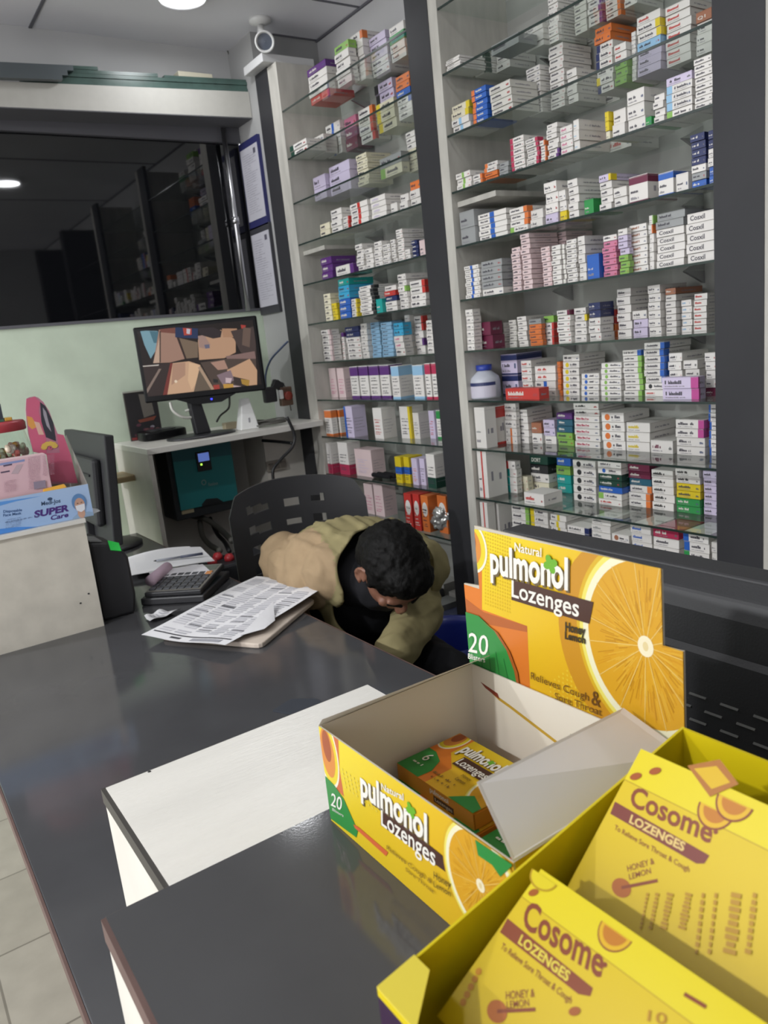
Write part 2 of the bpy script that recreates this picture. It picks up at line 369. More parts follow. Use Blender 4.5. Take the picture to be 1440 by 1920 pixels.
# ================================================================== THE SHELF WALL
t = thing('medicine_shelving', 'tall wall shelving with charcoal uprights and glass shelves full of medicine boxes', 'shelving')
for (a, c2) in ((3.110, 3.222), (2.042, 2.155), (0.968, 1.087)):
    b = bm(); b.box(XS-0.004, XS+0.016, a, c2, 0.0, 2.555); b.build('upright_face', POST, t)
for (a, c2) in ((3.030, 3.110), (2.000, 2.042), (0.925, 0.968)):
    b = bm(); b.box(XS-0.002, XB, a, c2, 0.0, 2.55); b.build('side_panel', WPANEL, t)
b = bm(); b.box(XB, XB+0.012, -0.9, 3.11, 0.0, 2.42); b.build('back_board', GREYWALL, t)
for bay in (BAYR, BAYL):
    for z in SHELF_Z:
        b = bm(); b.box(XS+0.004, XB-0.004, bay[0]+0.002, bay[1]-0.002, z-0.006, z, m=0)
        b.box(XS, XS+0.0035, bay[0]+0.001, bay[1]-0.001, z-0.006, z, m=1)
        b.build('glass_shelf', [SHELFG, GEDGE], t)
        if z > 0.6:
            for y in (bay[0]+0.22, bay[1]-0.22):
                bb = bm(); bb.prism([(XB-0.001, y-0.004, z-0.0065), (XB-0.09, y-0.004, z-0.0065), (XB-0.001, y-0.004, z-0.04)], (0, 0.008, 0)); bb.build('shelf_bracket', STEEL, t)
# wide white board under the fourth shelf of both bays
for bay in (BAYR, BAYL):
    b = bm(); b.box(XS+0.02, XB-0.004, bay[1]-0.18, bay[1]-0.001, 1.79, 1.806); b.build('shelf_board', WPANEL, t)
# the bay beyond the frame that the dark window mirrors
for z in (2.2, 1.85, 1.5, 1.15, 0.8):
    b = bm(); b.box(XS+0.01, XB-0.004, 0.0, 0.92, z-0.006, z); b.build('glass_shelf', [SHELFG], t)
for y in (-0.1, -1.15):
    b = bm(); b.box(XS-0.004, XB, y, y+0.1, 0.0, 2.555); b.build('upright_face', POST, t)
rebase(t, (1.85, 2.0, 0))
# white slab lying on the shelving's end
b = bm(); b.box(1.655, 1.90, 3.06, 3.24, 2.5565, 2.590, bev=0.003)
tag(b.build('white_slab', mat('white_slab_board', '#cfcfcf', 0.5)), 'white flat slab lying on top of the shelving end under the security camera', 'board')

# ================================================================== CEILING LIGHTS
lm = mat('lamp_diffuser', '#f4f6ff', 0.5, emit=7.0)
for i, (x, y) in enumerate(LAMPS):
    lab = ['round white ceiling lamp over the back corner near the security camera', 'round white ceiling lamp mirrored in the dark window',
           'round white ceiling lamp above the far end of the customer side', 'round white ceiling lamp above the middle of the customer side', 'added unseen fill lamp on the ceiling, level with the lozenge displays', 'added unseen fill lamp on the ceiling, level with the back corner'][i]
    t = thing('ceiling_light', lab, 'ceiling lamp', group='round ceiling lamps')
    b = bm(); b.lathe([(0.094, CEIL), (0.094, CEIL-0.022), (0.086, CEIL-0.026), (0.086, CEIL-0.012)], (x, y, 0), 32, cap=False); b.build('lamp_ring', WHITEP, t)
    b = bm(); b.lathe([(0.086, CEIL-0.020), (0.07, CEIL-0.0255), (0.03, CEIL-0.0285), (0.001, CEIL-0.029)], (x, y, 0), 32, cap=False); b.build('diffuser', lm, t)
    ld = bpy.data.lights.new('ceiling_lamp_light', 'AREA'); ld.shape = 'DISK'; ld.size = 0.17; ld.spread = math.radians(180); ld.energy = LAMP_W[i]; ld.color = (0.97, 0.985, 1.0)
    lo = bpy.data.objects.new('ceiling_lamp_light', ld); COL.objects.link(lo); lo.location = (x, y, CEIL-0.031); lo.parent = t
    rebase(t, (x, y, CEIL))
# ================================================================== MEDICINE BOXES ON THE SHELVES
CC = {'w': '#e0dcd7', 'c': '#ddd6bd', 'p': '#cf7f9c', 'lp': '#dcc6c6', 'cr': '#b23355', 'r': '#c03a34', 'm': '#6b2440', 'o': '#d9763a', 'y': '#d9c128',
      'g': '#2f8f4a', 'lg': '#86b455', 'dg': '#1f4438', 't': '#1f9a94', 'b': '#2b5fb4', 'lb': '#8fb8d6', 'nb': '#27305e', 'pu': '#5d3278', 'li': '#cbc0d8',
      'bk': '#2a2b2d', 'gy': '#9a9c9c', 'br': '#a06a50', 'cy': '#3fa6cf', 'mg': '#b8478e', 'ow': '#d2d0c8', 'tb': '#2d5f74'}
CN = {'w': 'white', 'c': 'cream', 'p': 'pink', 'lp': 'pale pink', 'cr': 'crimson', 'r': 'red', 'm': 'maroon', 'o': 'orange', 'y': 'yellow', 'g': 'green',
      'lg': 'light green', 'dg': 'dark green', 't': 'teal', 'b': 'blue', 'lb': 'light blue', 'nb': 'navy', 'pu': 'purple', 'li': 'lilac', 'bk': 'black',
      'gy': 'grey', 'br': 'brown', 'cy': 'sky blue', 'mg': 'magenta', 'ow': 'off-white', 'tb': 'petrol blue'}
OPN = {'+': 'end', '<': 'end', '=': 'band', '^': 'top', '_': 'foot', '*': 'dot', '~': 'lettering'}
# right bay: shelf -> (x0, x1, y top, y bottom (None = near the front edge), boxes from the bottom up)
RB = {
 1: [(834,862,107,170,'5w'),(884,909,100,150,'4w+dg'),(926,954,100,130,'2w'),(980,1020,47,90,'4w'),(1021,1044,-6,80,'7w'),(1046,1070,20,73,'5w'),
     (1072,1097,-2,62,'5ow'),(1099,1127,-14,46,'5w+pu'),(1130,1160,-24,33,'5w+o'),(1166,1192,-30,10,'3w'),(918,972,72,92,'1gy')],
 2: [(844,878,192,242,'2w=lb 2c+y'),(882,911,163,230,'6b<o'),(916,957,155,212,'4ow'),(985,1012,124,215,'9w'),(1027,1055,82,203,'10w'),(1060,1080,128,192,'4w'),
     (1081,1111,116,186,'4w'),(1114,1146,46,172,'1w<nb 1w<y 1w 3w<nb 2o'),(1149,1175,80,157,'3lg 2w~r'),(1178,1190,58,152,'6w'),(1192,1240,22,136,'3li 1lb 2w+y 1w~r'),
     (1243,1293,4,119,'7w~r'),(1302,1333,18,100,'3w 1br:Q1')],
 3: [(853,881,322,354,'3w=lg'),(884,903,326,346,'2w+o'),(905,931,303,339,'2o 2w<o'),(933,951,303,331,'3gy'),(954,981,255,322,'6w<cr'),(984,1008,258,310,'6w+cr'),
     (1010,1021,262,301,'4w+o'),(1023,1044,230,296,'2w+pu 5w'),(1046,1070,235,284,'4w~p'),(1072,1084,223,272,'3w~lb'),(1085,1129,232,276,'1w~r 1cr'),(1131,1142,208,262,'1c 2y'),
     (1143,1170,204,258,'2w'),(1172,1206,166,247,'3w'),(1208,1221,218,233,'1g'),(1222,1243,175,224,'4w'),(1246,1296,138,206,'1w<lg 3w<lb 1li'),(1299,1334,105,200,'8w')],
 4: [(860,890,394,456,'2gy'),(892,948,396,448,'5w=b'),(953,988,388,431,'1w<lg 3w+o'),(991,1016,392,427,'2w'),(1019,1044,340,417,'1li 3w'),(1046,1060,356,414,'1y 2w'),
     (1062,1082,335,393,'5w'),(1093,1112,373,394,'1g'),(1121,1145,326,393,'4w 1li+y'),(1148,1174,350,383,'2w'),(1177,1214,328,379,'1w^m'),(1232,1262,322,366,'1w^b'),
     (1265,1290,324,356,'1w'),(1292,1321,249,344,'1b 1gy 1w 4nb'),(1324,1340,243,340,'2b 2w 2nb')],
 5: [(861,868,527,546,'1w'),(869,897,497,558,'8w=b'),(900,940,487,550,'1w 4gy'),(957,974,463,546,'8lp'),(975,993,434,543,'11lp'),(994,1012,431,541,'11lp'),(1013,1031,462,538,'8lp'),
     (1032,1050,459,534,'8w'),(1052,1058,457,532,'8w~lg'),(1059,1079,448,528,'9w'),(1081,1096,442,524,'5w'),(1098,1124,476,523,'1b'),(1126,1154,440,519,'6p 1w'),
     (1157,1176,428,513,'3lg 3li 1w'),(1178,1211,420,511,'7w~br'),(1213,1224,403,506,'4w 1w+o 1w+lg'),(1226,1281,396,501,'5w:Cosxil 2gy'),(1284,1340,396,491,'5w:Cosxil')],
 6: [(869,886,580,646,'6w'),(890,920,604,650,'2m'),(931,945,605,648,'5w'),(947,966,600,646,'5ow'),(968,986,593,645,'6w'),(989,1013,598,644,'4o 1gy'),(1016,1036,592,641,'3w+r 1lg'),
     (1042,1070,581,641,'5w 1w+m'),(1072,1098,577,638,'3w 1w+y 1w'),(1101,1124,567,636,'3w 2nb'),(1126,1152,567,631,'2w+o 2w+r 1w'),(1154,1181,541,629,'6w'),(1183,1211,582,627,'2li 1w'),
     (1213,1240,534,625,'6w'),(1242,1269,540,622,'6w 1br'),(1271,1295,562,619,'5w~lb'),(1297,1323,550,617,'6w~r'),(1330,1341,590,610,'1w')],
 7: [(938,969,664,733,'2li^nb'),(975,995,676,735,'5w~r'),(1000,1040,686,735,'1w=lg 1w=b 2w~r'),(1042,1050,678,734,'6o'),(1052,1084,665,733,'5w*y 1w'),
     (1087,1121,700,735,'4w*b'),(1124,1163,680,735,'6w*lg'),(1166,1202,656,734,'7w+lg 1w+b'),(1205,1245,642,735,'1w~r 1w*bk 6w+b'),(1249,1276,662,733,'5w'),(1280,1308,675,733,'4w'),(1319,1342,661,735,'1m 4w')],
 8: [(888,909,764,831,'1w~gy'),(912,930,762,824,'1w^r'),(941,966,757,828,'2w=o 3w'),(969,990,768,826,'5w'),(993,1014,793,826,'1w 1br'),(1017,1039,787,827,'1w 2li'),(1042,1072,774,830,'2lg 2tb 1pu'),
     (1074,1122,756,834,'5w~cr 2w~bk'),(1126,1169,774,838,'4w*o'),(1171,1216,793,841,'3w~y'),(1218,1261,826,844,'1w~m'),(1264,1320,787,848,'2w 2w+mg'),(1324,1345,758,848,'6w<b')],
 9: [(893,912,846,910,'1w=r'),(934,966,864,916,'3w=t 1w=r'),(969,988,893,918,'2c~o'),(992,1026,855,916,'1c 1w 1bk 1dg:DORT'),(1042,1069,857,911,'2t 1lg 1b'),(1072,1115,864,936,'5w*bk'),
     (1119,1168,866,944,'1w~r 1w<lg 1b 2dg 1w*b 1w'),(1172,1218,871,945,'3w+o 1tb 2m'),(1220,1262,882,952,'5w~bk'),(1264,1312,880,957,'2g 2y 2w~bk'),(1315,1345,884,960,'6li')],
 10: [(895,914,942,None,'1w=r'),(917,935,943,None,'1w=r'),(957,990,948,None,'6w+lg'),(993,1026,954,None,'6w<y'),(1030,1060,966,None,'7w=y'),(1063,1104,988,None,'6w+nb'),
     (1107,1143,972,None,'7w~gy'),(1145,1178,1003,None,'5w*br'),(1181,1220,985,None,'6w~b'),(1223,1272,993,None,'5w 1cr'),(1279,1328,1000,None,'2w<b 2w<g 2w<b'),(1331,1347,1018,None,'5w')],
}
# the near flat boxes that lie in front of the stacks
RBF = {7: [(946,1010,728,748,'1r',0.05),(1238,1308,707,747,'2li+mg',0.035)], 9: [(981,1019,925,946,'1w~r',0.09)], 6: [(900,932,628,651,'1g',0.045)]}
LB = {
 0: [(575,612,118,190,'1r 3w 1pu'),(626,654,78,160,'4w 1lg'),(657,682,50,155,'5w 1w+o'),(690,724,62,140,'2w 3li'),(728,757,43,112,'2w 1g 1w')],
 1: [(540,575,266,301,'2w<dg'),(578,606,255,296,'3w<dg'),(609,640,228,292,'4w=b'),(642,668,218,283,'2m 1p'),(671,699,200,272,'3w+r 1w+o'),(703,738,150,245,'3c<y 2li<bk'),(742,769,137,222,'2w 1w+b 1b 2o')],
 2: [(585,610,328,374,'2li'),(613,654,305,362,'3li'),(667,688,287,348,'6c'),(710,752,290,330,'1c<lg 1gy'),(761,779,245,322,'4c 3w')],
 3: [(597,616,418,441,'2c'),(618,639,391,433,'4w'),(641,653,405,427,'3w+r'),(655,689,378,421,'4w=r'),(692,721,366,407,'4w~li'),(731,744,380,399,'1w'),(747,763,363,392,'2w'),(766,786,338,387,'2w 1o')],
 4: [(600,621,482,519,'3pu'),(628,662,496,511,'1w+pu'),(666,680,457,506,'5w'),(682,697,465,503,'4w'),(699,714,452,499,'5w'),(715,730,457,495,'5w'),(732,741,448,491,'5w'),(742,755,429,488,'7w'),(757,767,467,485,'2w'),(770,782,450,481,'4nb'),(785,798,449,479,'1lp')],
 5: [(606,619,550,599,'5c'),(621,631,568,597,'3y'),(633,654,522,596,'2b 1b 2cy 1t'),(656,667,560,593,'4w+y'),(672,700,535,591,'8w+bk'),(704,716,560,586,'1t'),(719,741,535,584,'2w 1nb 1r 1w'),(745,762,513,579,'3w 1w+lg 2w'),(766,796,525,576,'2w 2w+r')],
 6: [(601,619,618,671,'6w+lp'),(622,644,624,672,'5w 1w+pu'),(647,673,612,670,'4w 2nb'),(675,690,606,668,'6w'),(692,711,604,666,'9lb'),(713,734,604,666,'9lb'),(737,755,605,664,'1w 2w~p 2cy'),(758,770,590,661,'6w'),(773,792,592,659,'1w 1w+pu 1w 2w+r'),(797,813,600,661,'5w')],
}
LC = {   # upright cartons
 7: [(617,630,690,744,'lp~p'),(632,645,690,744,'lp~p'),(656,671,687,745,'w^pu'),(673,690,686,745,'w^pu'),(692,710,685,745,'w^pu'),(712,730,684,745,'w^pu'),(733,748,686,748,'w^lb'),(773,793,684,747,'w^lb'),(796,807,681,748,'w^cr'),(809,821,680,748,'w^cr')],
 8: [(607,621,769,812,'w^o'),(624,637,768,812,'w^o'),(645,661,762,819,'li<b'),(699,716,765,821,'w~r'),(749,769,762,819,'w+y'),(773,785,774,819,'w'),(803,814,770,818,'li~r'),(817,828,769,818,'w^g')],
 9: [(608,620,831,886,'w_cr'),(634,652,830,888,'w_cr'),(665,696,843,891,'lp~li'),(740,753,857,904,'y=b'),(755,767,857,904,'y=b'),(771,783,860,907,'li~o'),(785,796,860,907,'li~bk'),(799,815,852,914,'w_dg')],
 10: [(683,699,908,None,'lp~p'),(701,718,909,None,'lp~p'),(758,772,926,992,'r*w'),(774,787,927,993,'r*w'),(789,803,930,995,'o*w'),(820,837,930,996,'o*w')],
}
SIDE = {'bl': 1}
def parse_style(st):
    txt = None
    if ':' in st: st, txt = st.split(':')
    for op in '+<=^_*~':
        if op in st:
            a, c = st.split(op); return a, op, c, txt
    return st, '', '', txt
def describe(st, noun):
    a, op, c, txt = parse_style(st)
    s = CN[a]+' '+noun
    if op: s += ' with %s %s' % (CN[c], OPN[op])
    elif txt: s += ' with dark lettering'
    return s
_BOXM = {}
def carton_mesh(st, w, d, h, upright=False):
    """One medicine carton: origin at the middle of its base, front face towards -X."""
    key = (st, round(w, 3), round(d, 3), round(h, 4), upright)
    if key in _BOXM: return _BOXM[key]
    rng = random.Random(str(key)); a, op, c, txt = parse_style(st); base = hx(CC[a]); acc = hx(CC[c]) if c else None
    j = rng.uniform(0.92, 1.05); base = tuple(min(1, q*j) for q in base)
    b = B(); b.box(-d/2, d/2, -w/2, w/2, 0, h, base)
    lum = sum(base)/3; ink = hx('#4a4750') if lum > 0.22 else hx('#d8d4cc')
    F = Panel(b, (-d/2, w/2, 0), (0, -1, 0), (0, 0, 1), (-1, 0, 0), 0.00025); F.clip = (0, 0, w, h); F.k = 1
    S_ = Panel(b, (-d/2, -w/2, 0), (1, 0, 0), (0, 0, 1), (0, -1, 0), 0.00025); S_.clip = (0, 0, d, h); S_.k = 1
    t0, t1 = 0.08, 0.62
    if op == '+': F.rect(w*0.80, 0, w, h, acc); S_.rect(0, 0, d*0.2, h, acc); t1 = 0.7
    elif op == '<': F.rect(0, 0, w*0.22, h, acc); t0, t1 = 0.3, 0.85
    elif op == '=':
        if upright: F.rect(0, h*0.35, w, h*0.62, acc); S_.rect(0, h*0.35, d, h*0.62, acc)
        else: F.rect(w*0.42, 0, w*0.58, h, acc); t1 = 0.38
    elif op == '^': F.rect(0, h*0.70, w, h*0.98, acc); S_.rect(0, h*0.70, d, h*0.98, acc); F.rect(0, 0, w, h*0.07, acc); S_.rect(0, 0, d, h*0.07, acc)
    elif op == '_': F.rect(0, 0, w, h*0.32, acc); S_.rect(0, 0, d, h*0.32, acc)
    elif op == '*':
        r = min(h*0.36, w*0.2)
        if upright: F.ell((w/2, h*0.62), w*0.38, h*0.2, acc, 20); F.up(); F.marks(w*0.25, h*0.58, w*0.75, h*0.64, hx('#3a3338'), rng)
        else: F.ell((w*0.26, h*0.5), r, r, acc, 18); t0, t1 = 0.45, 0.9
    elif op == '~': ink = acc
    F.up()
    if txt: F.tx(txt, (w*0.10, h*0.28), (w*0.62, h*0.28), (w*0.10, h*0.28+min(h*0.5, w*0.16)), ink, bold=0.02, pix=False)
    elif upright:
        for q in (0.60, 0.52, 0.40, 0.30, 0.2, 0.14): F.marks(w*0.14, h*q, w*rng.uniform(0.6, 0.86), h*(q+0.035), ink, rng)
        for q in (0.60, 0.5, 0.4, 0.3, 0.2): S_.marks(d*0.12, h*q, d*rng.uniform(0.5, 0.9), h*(q+0.02), hx('#8a8790'), rng)
    else:
        F.marks(w*t0, h*0.38, w*(t0+(t1-t0)*rng.uniform(0.75, 1)), h*0.38+min(h*0.34, w*0.14), ink, rng, 0.9)
        if h > 0.016: F.marks(w*t0, h*0.14, w*(t0+(t1-t0)*0.9), h*0.24, hx('#8d8a90'), rng)
        if rng.random() < 0.6 and op != '+': F.marks(w*0.82, h*0.3, w*0.95, h*0.55, rng.choice([hx('#b0484a'), hx('#55607e'), hx('#6b6b6b')]), rng)
        S_.marks(d*0.2, h*0.35, d*0.75, h*0.55, hx('#8a8790'), rng, 0.8)
    S_.k = 2; S_.line((0, h*0.93), (d, h*0.93), 0.0006, tuple(q*0.6 for q in base))       # the tuck flap's cut line
    F.k = 2; F.line((w*0.02, h*0.95), (w*0.98, h*0.95), 0.0005, tuple(q*0.7 for q in base))
    o = b.build('medicine_box', PRINT); me = o.data; bpy.data.objects.remove(o); _BOXM[key] = me
    return me
ORD = ['zeroth', 'first', 'second', 'third', 'fourth', 'fifth', 'sixth', 'seventh', 'eighth', 'ninth', 'tenth', 'eleventh', 'twelfth', 'thirteenth', 'fourteenth', 'fifteenth', 'sixteenth', 'seventeenth', 'eighteenth', 'nineteenth']
SHN = ['top', 'second', 'third', 'fourth', 'fifth', 'sixth', 'seventh', 'eighth', 'ninth', 'tenth', 'eleventh', 'twelfth']
def expand(spec):
    out = []
    for tok in spec.split():
        n = ''
        while tok[0].isdigit(): n += tok[0]; tok = tok[1:]
        out += [tok]*int(n or 1)
    return out
STACKS = []
def lay(bayname, bay, data, front=None, upright=False):
    for si, rows in data.items():
        z = SHELF_Z[si]; zt = SHELF_Z[si-1]-0.008 if si else 2.53; row = []
        src = [(r, False) for r in rows]+[((r[0], r[1], r[2], r[3], r[4]), r[5]) for r in (front or {}).get(si, [])]
        for (x0, x1, yt, yb, spec), dep in src:
            xc = (x0+x1)/2
            X = onZ(xc, yb, z+0.001).x if yb is not None else XS+(0.10 if upright else 0.055)
            k_ = {5: 0.7, 6: 0.45, 7: 0.5, 8: 0.75, 9: 0.85}.get(si, 1.0) if not upright else 0.7
            X = min(max(XS+0.004+(X-XS-0.004)*k_, XS+0.008), 1.90)
            ym = (yt+(yb or yt+60))/2
            X = max(XS+0.008, min(X, onY(x0+1, ym, bay[1]-0.004).x))
            ya, yb2 = onX(x0, ym, X).y, onX(x1, ym, X).y          # ya is the far end
            ya = min(ya, bay[1]-0.004); yb2 = max(yb2, bay[0]+0.004)
            zz = min(onX(xc, yt, X).z, zt)
            sty = expand(spec) if not upright else [spec]
            row.append(dict(bay=bayname, si=si, x=X, d=dep or (min(0.125, XB-0.008-X) if not upright else min(0.075, XB-0.008-X)), y0=yb2, y1=ya, h=(zz-z)/len(sty), sty=sty, z=z,
                            up=upright, n=len(sty), front=bool(dep), area=(ya-yb2)*(zz-z)/len(sty)/((X*0.536+0.816*(ya+yb2)/2)**2), imgx=xc))
        row.sort(key=lambda r: r['imgx'])
        for i, r in enumerate(row): r['pos'] = i+1
        for p in row:                                              # keep neighbours clear of each other
            for q in row:
                if p is q or p['x'] > q['x']: continue
                ov = min(p['y1'], q['y1'])-max(p['y0'], q['y0'])
                if ov <= -0.0008 or q['x'] > p['x']+p['d']+0.001: continue
                if p['front'] or ov > 0.35*min(p['y1']-p['y0'], q['y1']-q['y0']):
                    nd = q['x']-p['x']-0.002
                    if nd >= 0.02: p['d'] = nd
                    else: q['x'] = p['x']+p['d']+0.003; q['d'] = max(0.02, min(q['d'], XB-0.008-q['x']))
                elif p['y0'] < q['y0']: m = (p['y1']+q['y0'])/2; p['y1'] = m-0.0006; q['y0'] = m+0.0006
                else: m = (q['y1']+p['y0'])/2; q['y1'] = m-0.0006; p['y0'] = m+0.0006
        STACKS.extend(row)
lay('right bay', BAYR, RB, RBF); lay('left bay', BAYL, LB); lay('left bay', BAYL, LC, upright=True)
LIMIT = 300
small = sorted([s for s in STACKS if not s['up']], key=lambda s: -s['area'])
cnt = 0
for s in small:
    s['single'] = cnt+s['n'] <= LIMIT
    if s['single']: cnt += s['n']
stock = B(); jr = random.Random(3)
def posname(i, n):
    if n == 1: return 'alone'
    if i == 0: return 'lowest'
    if i == n-1: return 'topmost'
    return ORD[i+1]+' up'
for s in STACKS:
    w = s['y1']-s['y0']-0.0012; h = s['h']; d = s['d']
    if w < 0.006 or h < 0.003:
        print('skipped', s['bay'], s['si'], s['pos'], round(w, 4)); continue
    proto = {}
    for i, st in enumerate(s['sty']):
        hh = h-0.0013
        jx = jr.uniform(0, 0.006) if s['n'] > 1 else 0.0; jy = jr.uniform(-0.0014, 0.0014) if s['n'] > 1 else 0.0
        loc = Vector((s['x']+d/2+jx, (s['y0']+s['y1'])/2+jy, s['z']+0.0004+i*h))
        me = carton_mesh(st, max(0.006, w-0.0022), d-0.007, hh, s['up'])
        if s['up'] or s['single']:
            o = bpy.data.objects.new('medicine_carton' if s['up'] else 'medicine_box', me); COL.objects.link(o); o.location = loc
            noun = 'carton' if s['up'] else 'box'
            where = '%s shelf of %s' % (SHN[s['si']], s['bay'])
            if s['up']: lab = '%s upright, %s from left, %s' % (describe(st, 'carton'), ORD[s['pos']], where)
            elif s['n'] == 1: lab = '%s lying alone, %s from left on %s' % (describe(st, 'box'), ORD[s['pos']], where)
            else: lab = '%s, %s in %s stack, %s' % (describe(st, 'box'), posname(i, s['n']), ORD[s['pos']], where)
            tag(o, lab, 'medicine box', '%ss on the %s' % ('cartons' [:-1] if s['up'] else 'medicine boxe', where))
        else:
            base = len(stock.v); stock.v += [tuple(loc+v.co) for v in me.vertices]; ca = me.color_attributes['Col'].data
            for p in me.polygons:
                stock.f.append(tuple(base+k for k in p.vertices)); c = ca[p.loop_start].color; stock.c.append([(c[0], c[1], c[2])]*len(p.vertices)); stock.m.append(0); stock.sm.append(False)
if stock.v:
    tag(stock.build('medicine_stock', PRINT), 'small medicine boxes too many to count, stacked on the glass shelves', 'medicine boxes', kind='stuff')
print('boxes individually', cnt, 'all', sum(s['n'] for s in small), 'cartons', sum(1 for s in STACKS if s['up']))
# blue-capped plastic jar on the eighth shelf, tub and pouches
t = thing('medicine_bottle', 'translucent white plastic bottle with blue cap on the eighth shelf of right bay', 'bottle')
q0, q1 = onX(886, 738, 1.752), onX(927, 738, 1.752); r = (q0.y-q1.y)/2*0.93; cy = (q0.y+q1.y)/2; cx = 1.712+r
hz = onX(905, 684, cx).z-SHELF_Z[7]
bm_ = mat('milky_plastic', '#b9bcc6', 0.35)
b = B(); b.lathe([(r*0.9, 0.0), (r, 0.004), (r, hz*0.52), (r*0.92, hz*0.64), (r*0.5, hz*0.80), (r*0.42, hz*0.84)], (cx, cy, SHELF_Z[7]+0.0004), 28); b.build('body', bm_, t)
b = B(); b.lathe([(r*0.5, hz*0.84), (r*0.52, hz*0.85), (r*0.52, hz), (r*0.45, hz)], (cx, cy, SHELF_Z[7]), 24); b.build('cap', mat('blue_cap', '#2a3f9a', 0.4), t)
b = B(); n = 16
for kk in range(n):
    a0, a1 = math.radians(120+150*kk/n), math.radians(120+150*(kk+1)/n)
    for (z0, z1, cc) in ((0.06, 0.40, '#c6c2cf'), (0.40, 0.50, '#27305e')):
        b.face([(cx+r*1.01*math.cos(a), cy+r*1.01*math.sin(a), SHELF_Z[7]+hz*zz) for a, zz in ((a0, z0), (a1, z0), (a1, z1), (a0, z1))], hx(cc))
b.build('paper_label', PRINT, t); rebase(t, (cx, cy, SHELF_Z[7]))
# ================================================================== LOZENGE DISPLAYS
YEL, ORA, GRN, DGRN, WHT, BRN, LEM = hx('#e8c41c'), hx('#d9792a'), hx('#2f8a3e'), hx('#1d6a2f'), hx('#efece2'), hx('#4b2f26'), hx('#dba51f')
def citrus(p, c, rx, ry, rot=0.0, seg=22, flesh='#d6a024', deep='#bd8618', seed=1):
    """A printed citrus slice in rings, with the light membranes running to its centre."""
    rng = random.Random(seed)
    p.ell(c, rx*1.05, ry*1.05, hx('#d8b02a'), 60, rot=rot); p.up()
    p.ell(c, rx, ry, hx('#e9dd6a'), 60, rot=rot); p.up()
    p.ell(c, rx*0.945, ry*0.945, hx('#ece8c6'), 60, rot=rot); p.up()
    p.ell(c, rx*0.86, ry*0.86, hx(flesh), 60, rot=rot); p.up()
    cr, sr = math.cos(rot), math.sin(rot)
    def at(a, r): x, y = rx*r*math.cos(a), ry*r*math.sin(a); return (c[0]+x*cr-y*sr, c[1]+x*sr+y*cr)
    for k in range(seg*7):
        a = 2*math.pi*(k+rng.random()*0.6)/(seg*7); r0 = rng.uniform(0.15, 0.6)
        p.line(at(a, r0), at(a, min(0.86, r0+rng.uniform(0.1, 0.3))), rx*0.012, hx(rng.choice([deep, '#dfb03a', '#cf941c'])))
    p.up()
    for k in range(seg//2):
        a = 2*math.pi*(k+rng.uniform(-0.15, 0.15))/(seg//2); p.line(at(a, 0.08), at(a, 0.87), rx*0.009, hx('#e8c976'))
    p.up(); p.ell(c, rx*0.11, ry*0.11, hx('#f0e6c4'), 20); p.up(); p.ell(c, rx*0.04, ry*0.05, hx('#e2cf9a'), 14); p.up()
def papaya(p, c, rx, ry, rot=0.0):
    p.ell(c, rx, ry, hx('#f0ead0'), 36, rot=rot); p.up(); p.ell(c, rx*0.9, ry*0.9, hx('#e5cf2b'), 36, rot=rot); p.up()
    p.ell(c, rx*0.66, ry*0.7, hx('#d98a3a'), 30, rot=rot); p.up(); p.ell((c[0], c[1]+ry*0.2), rx*0.4, ry*0.45, hx('#a4532c'), 24, rot=rot); p.up()
def clover(p, c, r):
    for a in (0.4, 1.97, 3.54, 5.11): p.ell((c[0]+r*0.62*math.cos(a), c[1]+r*0.62*math.sin(a)), r*0.6, r*0.5, hx('#6cae2c'), 14, rot=a)
    p.up()
def pulm_title(p, bl, br, tl, lbl, lbr, ltl, banner, nat=None, leaf=None, sh=(0.0012, -0.0012), px=True):
    if nat: p.tx('Natural', *nat, WHT, bold=0.012, pix=px)
    p.up(); (p.ppoly if px else p.poly)(banner, BRN); p.up()
    p.tx('pulmonol', bl, br, tl, hx('#6a5a3c'), bold=0.035, off=sh, pix=px); p.up()
    p.tx('pulmonol', bl, br, tl, WHT, bold=0.03, pix=px); p.tx('Lozenges', lbl, lbr, ltl, WHT, bold=0.012, pix=px); p.up()
    if leaf: clover(p, p.px(*leaf[0]) if px else leaf[0], leaf[1])

t = thing('lozenge_display_box', 'open yellow lozenge display box with tall orange-slice header card and white inside', 'display box')
X0, X1, Y0, Y1 = 0.245, 0.402, 0.281, 0.497; RIM = 1.1135; th = 0.0012
# printed front wall (towards the customer)
b = B(); b.box(X0, X0+th, Y0, Y1, ZT+0.0003, RIM, hx('#d9d2c2'))
p = Panel(b, (X0, Y1, ZT+0.0003), (0, -1, 0), (0, 0, 1), (-1, 0, 0)); w_, h_ = Y1-Y0, RIM-ZT-0.0003; p.clip = (0, 0, w_, h_); p.k = 1
p.grad(0, 0, w_, h_, [hx('#e0c624'), hx('#d6a81f'), hx('#dba822'), hx('#ead92c')]); p.up()
z1 = lambda x, y: (x/3.6+580, y/3.6+1220)
p.ppoly([z1(55, 480), z1(195, 575), z1(205, 800), z1(235, 985), z1(110, 860)], hx('#cc6a3a')); p.up()
papaya(p, p.px(*z1(125, 690)), 0.016, 0.030); p.up()
p.ppoly([z1(110, 845), z1(165, 900), z1(235, 1000), z1(330, 1215), z1(320, 1260), z1(130, 1120)], GRN); p.up()
p.ppoly([z1(300, 1170), z1(330, 1185), z1(535, 1360), z1(520, 1385), z1(310, 1195)], hx('#d3673a')); p.up()
for i in range(9):
    for j in range(5):
        q = p.px(*z1(225+i*26+j*6, 800+i*20+j*30)); p.ell(q, 0.0008, 0.0008, hx('#e9d85a'), 8)
